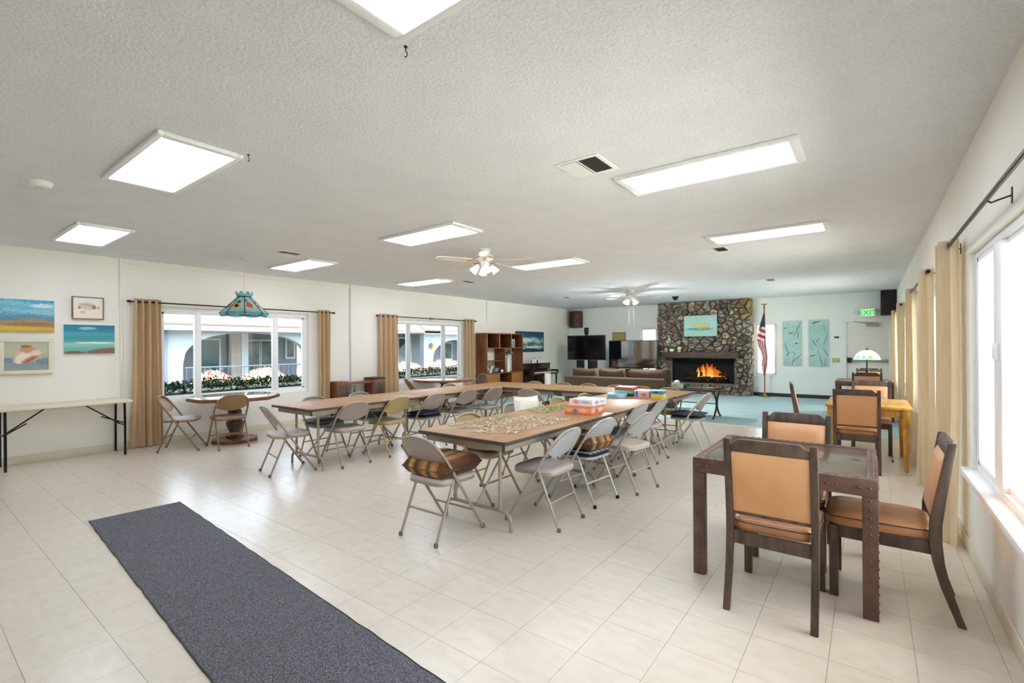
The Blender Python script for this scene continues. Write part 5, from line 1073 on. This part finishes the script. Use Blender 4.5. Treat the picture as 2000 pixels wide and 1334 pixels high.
# mantel things
MZ = 1.226
o = thing('flower_vase', 'white bowl vase with pale leafy branches on the mantel', 'vase', (-4.72, 14.24, MZ)); part('vase_body', MB().lathe([(.05, 0), (.075, .03), (.07, .09), (.065, .09), (.065, .03)], 18), 'ceramic', o)
for k in range(22):
    a = random.random()*2*pi; r = random.uniform(.05, .2); z = random.uniform(.2, .5); tip = Vector((math.cos(a)*r-.02, math.sin(a)*min(r, .08)-.02, z))
    st_ = part('stem', MB().tube([(0, 0, .05), tip*.5+Vector((0, 0, .06)), tip], .003, 5), 'leaf', o)
    w = Vector((-math.sin(a), .3, math.cos(a)))*.025; part('leaf', MB().add([tip-Vector((0, 0, .05)), tip+w, tip+Vector((0, -.01, .05)), tip-w], [(0, 1, 2, 3)]), 'leaf2' if k % 3 else 'ceramic', st_, smooth=False)
o = thing('pillar_candle', 'short pale candle beside the mantel vase', 'candle', (-4.5, 14.24, MZ)); part('candle_wax', MB().lathe([(.055, 0), (.055, .15), (.05, .155)], 18), 'plastic', o); part('candle_band', MB().lathe([(.0555, .03), (.0565, .035), (.0565, .06), (.0555, .065)], 18), 'brown_seat', o); part('wick', MB().tube([(0, 0, .15), (0, 0, .165)], .002, 5), 'black', o)
# flag
o = thing('flag', 'United States flag draped on a wooden pole by the narrow window', 'flag', (-2.28, 14.5, .004))
part('pole', MB().tube([(0, 0, .03), (0, 0, 2.42)], .016, 10), mat('pole_wood', '9A6A40', .4), o); part('stand', MB().lathe([(.15, 0), (.15, .015), (.06, .03), (.03, .08), (.03, .12)], 24), 'brass', o)
eg = part('finial', MB().lathe([(.012, 2.42), (.028, 2.44), (.012, 2.46), (.02, 2.48), (.005, 2.5)], 12), 'brass', o); part('eagle_wings', MB().add([(0, 0, 2.48), (-.07, 0, 2.54), (-.05, 0, 2.50), (0, 0, 2.53), (.05, 0, 2.50), (.07, 0, 2.54), (0, .012, 2.49)], [(0, 1, 2, 3), (0, 3, 4, 5), (0, 6, 1), (0, 5, 6)]), 'brass', eg)
t = NT('flag_cloth'); uv = t.n('ShaderNodeUVMap').outputs[0]; sp = t.n('ShaderNodeSeparateXYZ'); t.l(uv, sp.inputs[0])
ha = t.math('LESS_THAN', t.math('MODULO', t.math('ADD', t.math('MULTIPLY', sp.outputs[1], 22), t.math('MULTIPLY', sp.outputs[0], 1.1)), 2), 1.05)
hb = t.math('LESS_THAN', t.math('MODULO', t.math('ADD', t.math('MULTIPLY', sp.outputs[0], 9), t.math('MULTIPLY', sp.outputs[1], 2)), 2), 1.05)
low = t.math('LESS_THAN', sp.outputs[1], .56); cant = t.math('GREATER_THAN', t.math('SUBTRACT', sp.outputs[1], t.math('MULTIPLY', sp.outputs[0], .05)), .76)
mixf = t.math('ADD', t.math('MULTIPLY', hb, low), t.math('MULTIPLY', ha, t.math('SUBTRACT', 1, low)))
t.l(t.mix(cant, t.mix(mixf, hexc('F2ECE8'), hexc('B4404E')), hexc('3A4364')), t.b.inputs['Base Color']); t.b.inputs['Roughness'].default_value = .8
def flag(v, u):   # v: 1 at the top of the drape, 0 at its tip; u: across the drape, 1 at the pole
    f = 1-v; L_ = lambda tb: next(a[1]+(b[1]-a[1])*(f-a[0])/(b[0]-a[0]) for a, b in zip(tb, tb[1:]) if f <= b[0]+1e-9)
    left = L_([(0, -.01), (.2, -.11), (.4, -.17), (.5, -.17), (.62, -.07), (.72, -.04), (.82, -.07), (1, -.03)]); right = L_([(0, .02), (.3, .03), (.5, .05), (.7, .09), (.85, .07), (1, .02)])
    return (left+(right-left)*u, -.035-.03*math.sin(u*pi*3.4+f*5)*(.4+f*.8), 2.28-1.72*f-.06*u*(1-u)*f)
part('flag_cloth', MB().grid(26, 40, flag), t.m, o, angle=120, recalc=False)
part('cord', MB().tube([(.015, -.02, 2.3), (.035, -.03, 1.8), (.03, -.03, 1.5)], .005, 5), 'brass', o)
# coffee table
o = thing('coffee_table', 'black iron coffee table with crossed legs and glass top on the carpet', 'table', (-2.86, 9.8, .004))
part('glass_top', MB().box(-.56, .56, -.38, .38, .545, .557), mat('smoky_glass_top', '2A3432', .08, spec=.8), o, bevel=.004)
part('top_rim', MB().tube([(-.55, -.37, .538), (.55, -.37, .538), (.55, .37, .538), (-.55, .37, .538)], .011, 6, True), 'black', o)
for e in (-1, 1):
    for s_ in (-1, 1): part('leg', MB().tube([(e*.48, s_*(.02+.27*(2*v-1)**2), .535*v) for v in [i/14 for i in range(15)]], .019, 8), 'black', o)
part('stretcher', MB().tube([(-.48, 0, .27), (.48, 0, .27)], .01, 6), 'black', o)
o = thing('tissue_box', 'green and white tissue box on the iron coffee table', 'tissue box', (-3.12, 9.72, .562)); part('box_body', MB().box(-.11, .11, -.06, .06, 0, .085), mat('green_white_print', 'DDE6D6', .6, col2='5E8A62', scale=14), o, bevel=.004)
part('tissue', MB().add([(-.05, -.02, .085), (.05, .02, .085), (.06, -.01, .13), (.01, .01, .16), (-.06, .01, .14), (0, -.03, .12)], [(0, 1, 2, 3), (0, 3, 4), (0, 5, 2), (1, 5, 4, 3)]), 'ceramic', o, smooth=False)
o = thing('tray', 'small dark tray on the iron coffee table', 'tray', (-2.75, 9.72, .562)); part('tray_base', MB().box(-.16, .16, -.1, .1, 0, .01), 'black', o, bevel=.003); part('tray_rim', MB().tube([(-.16, -.1, .02), (.16, -.1, .02), (.16, .1, .02), (-.16, .1, .02)], .007, 6, True), 'pewter', o)
# cable on the floor by the oak table
o = thing('power_cable', 'thin dark cable end lying on the tiles by the oak table', 'cable', (.22, 7.66, .004)); part('cord_wire', MB().tube([(0, -.35, 0), (.01, -.15, 0), (-.005, 0, 0), (.01, .12, 0)], .004, 6), 'black', o); part('cord_plug', MB().box(-.008, .012, -.38, -.34, -.003, .012), 'black', o, bevel=.002)
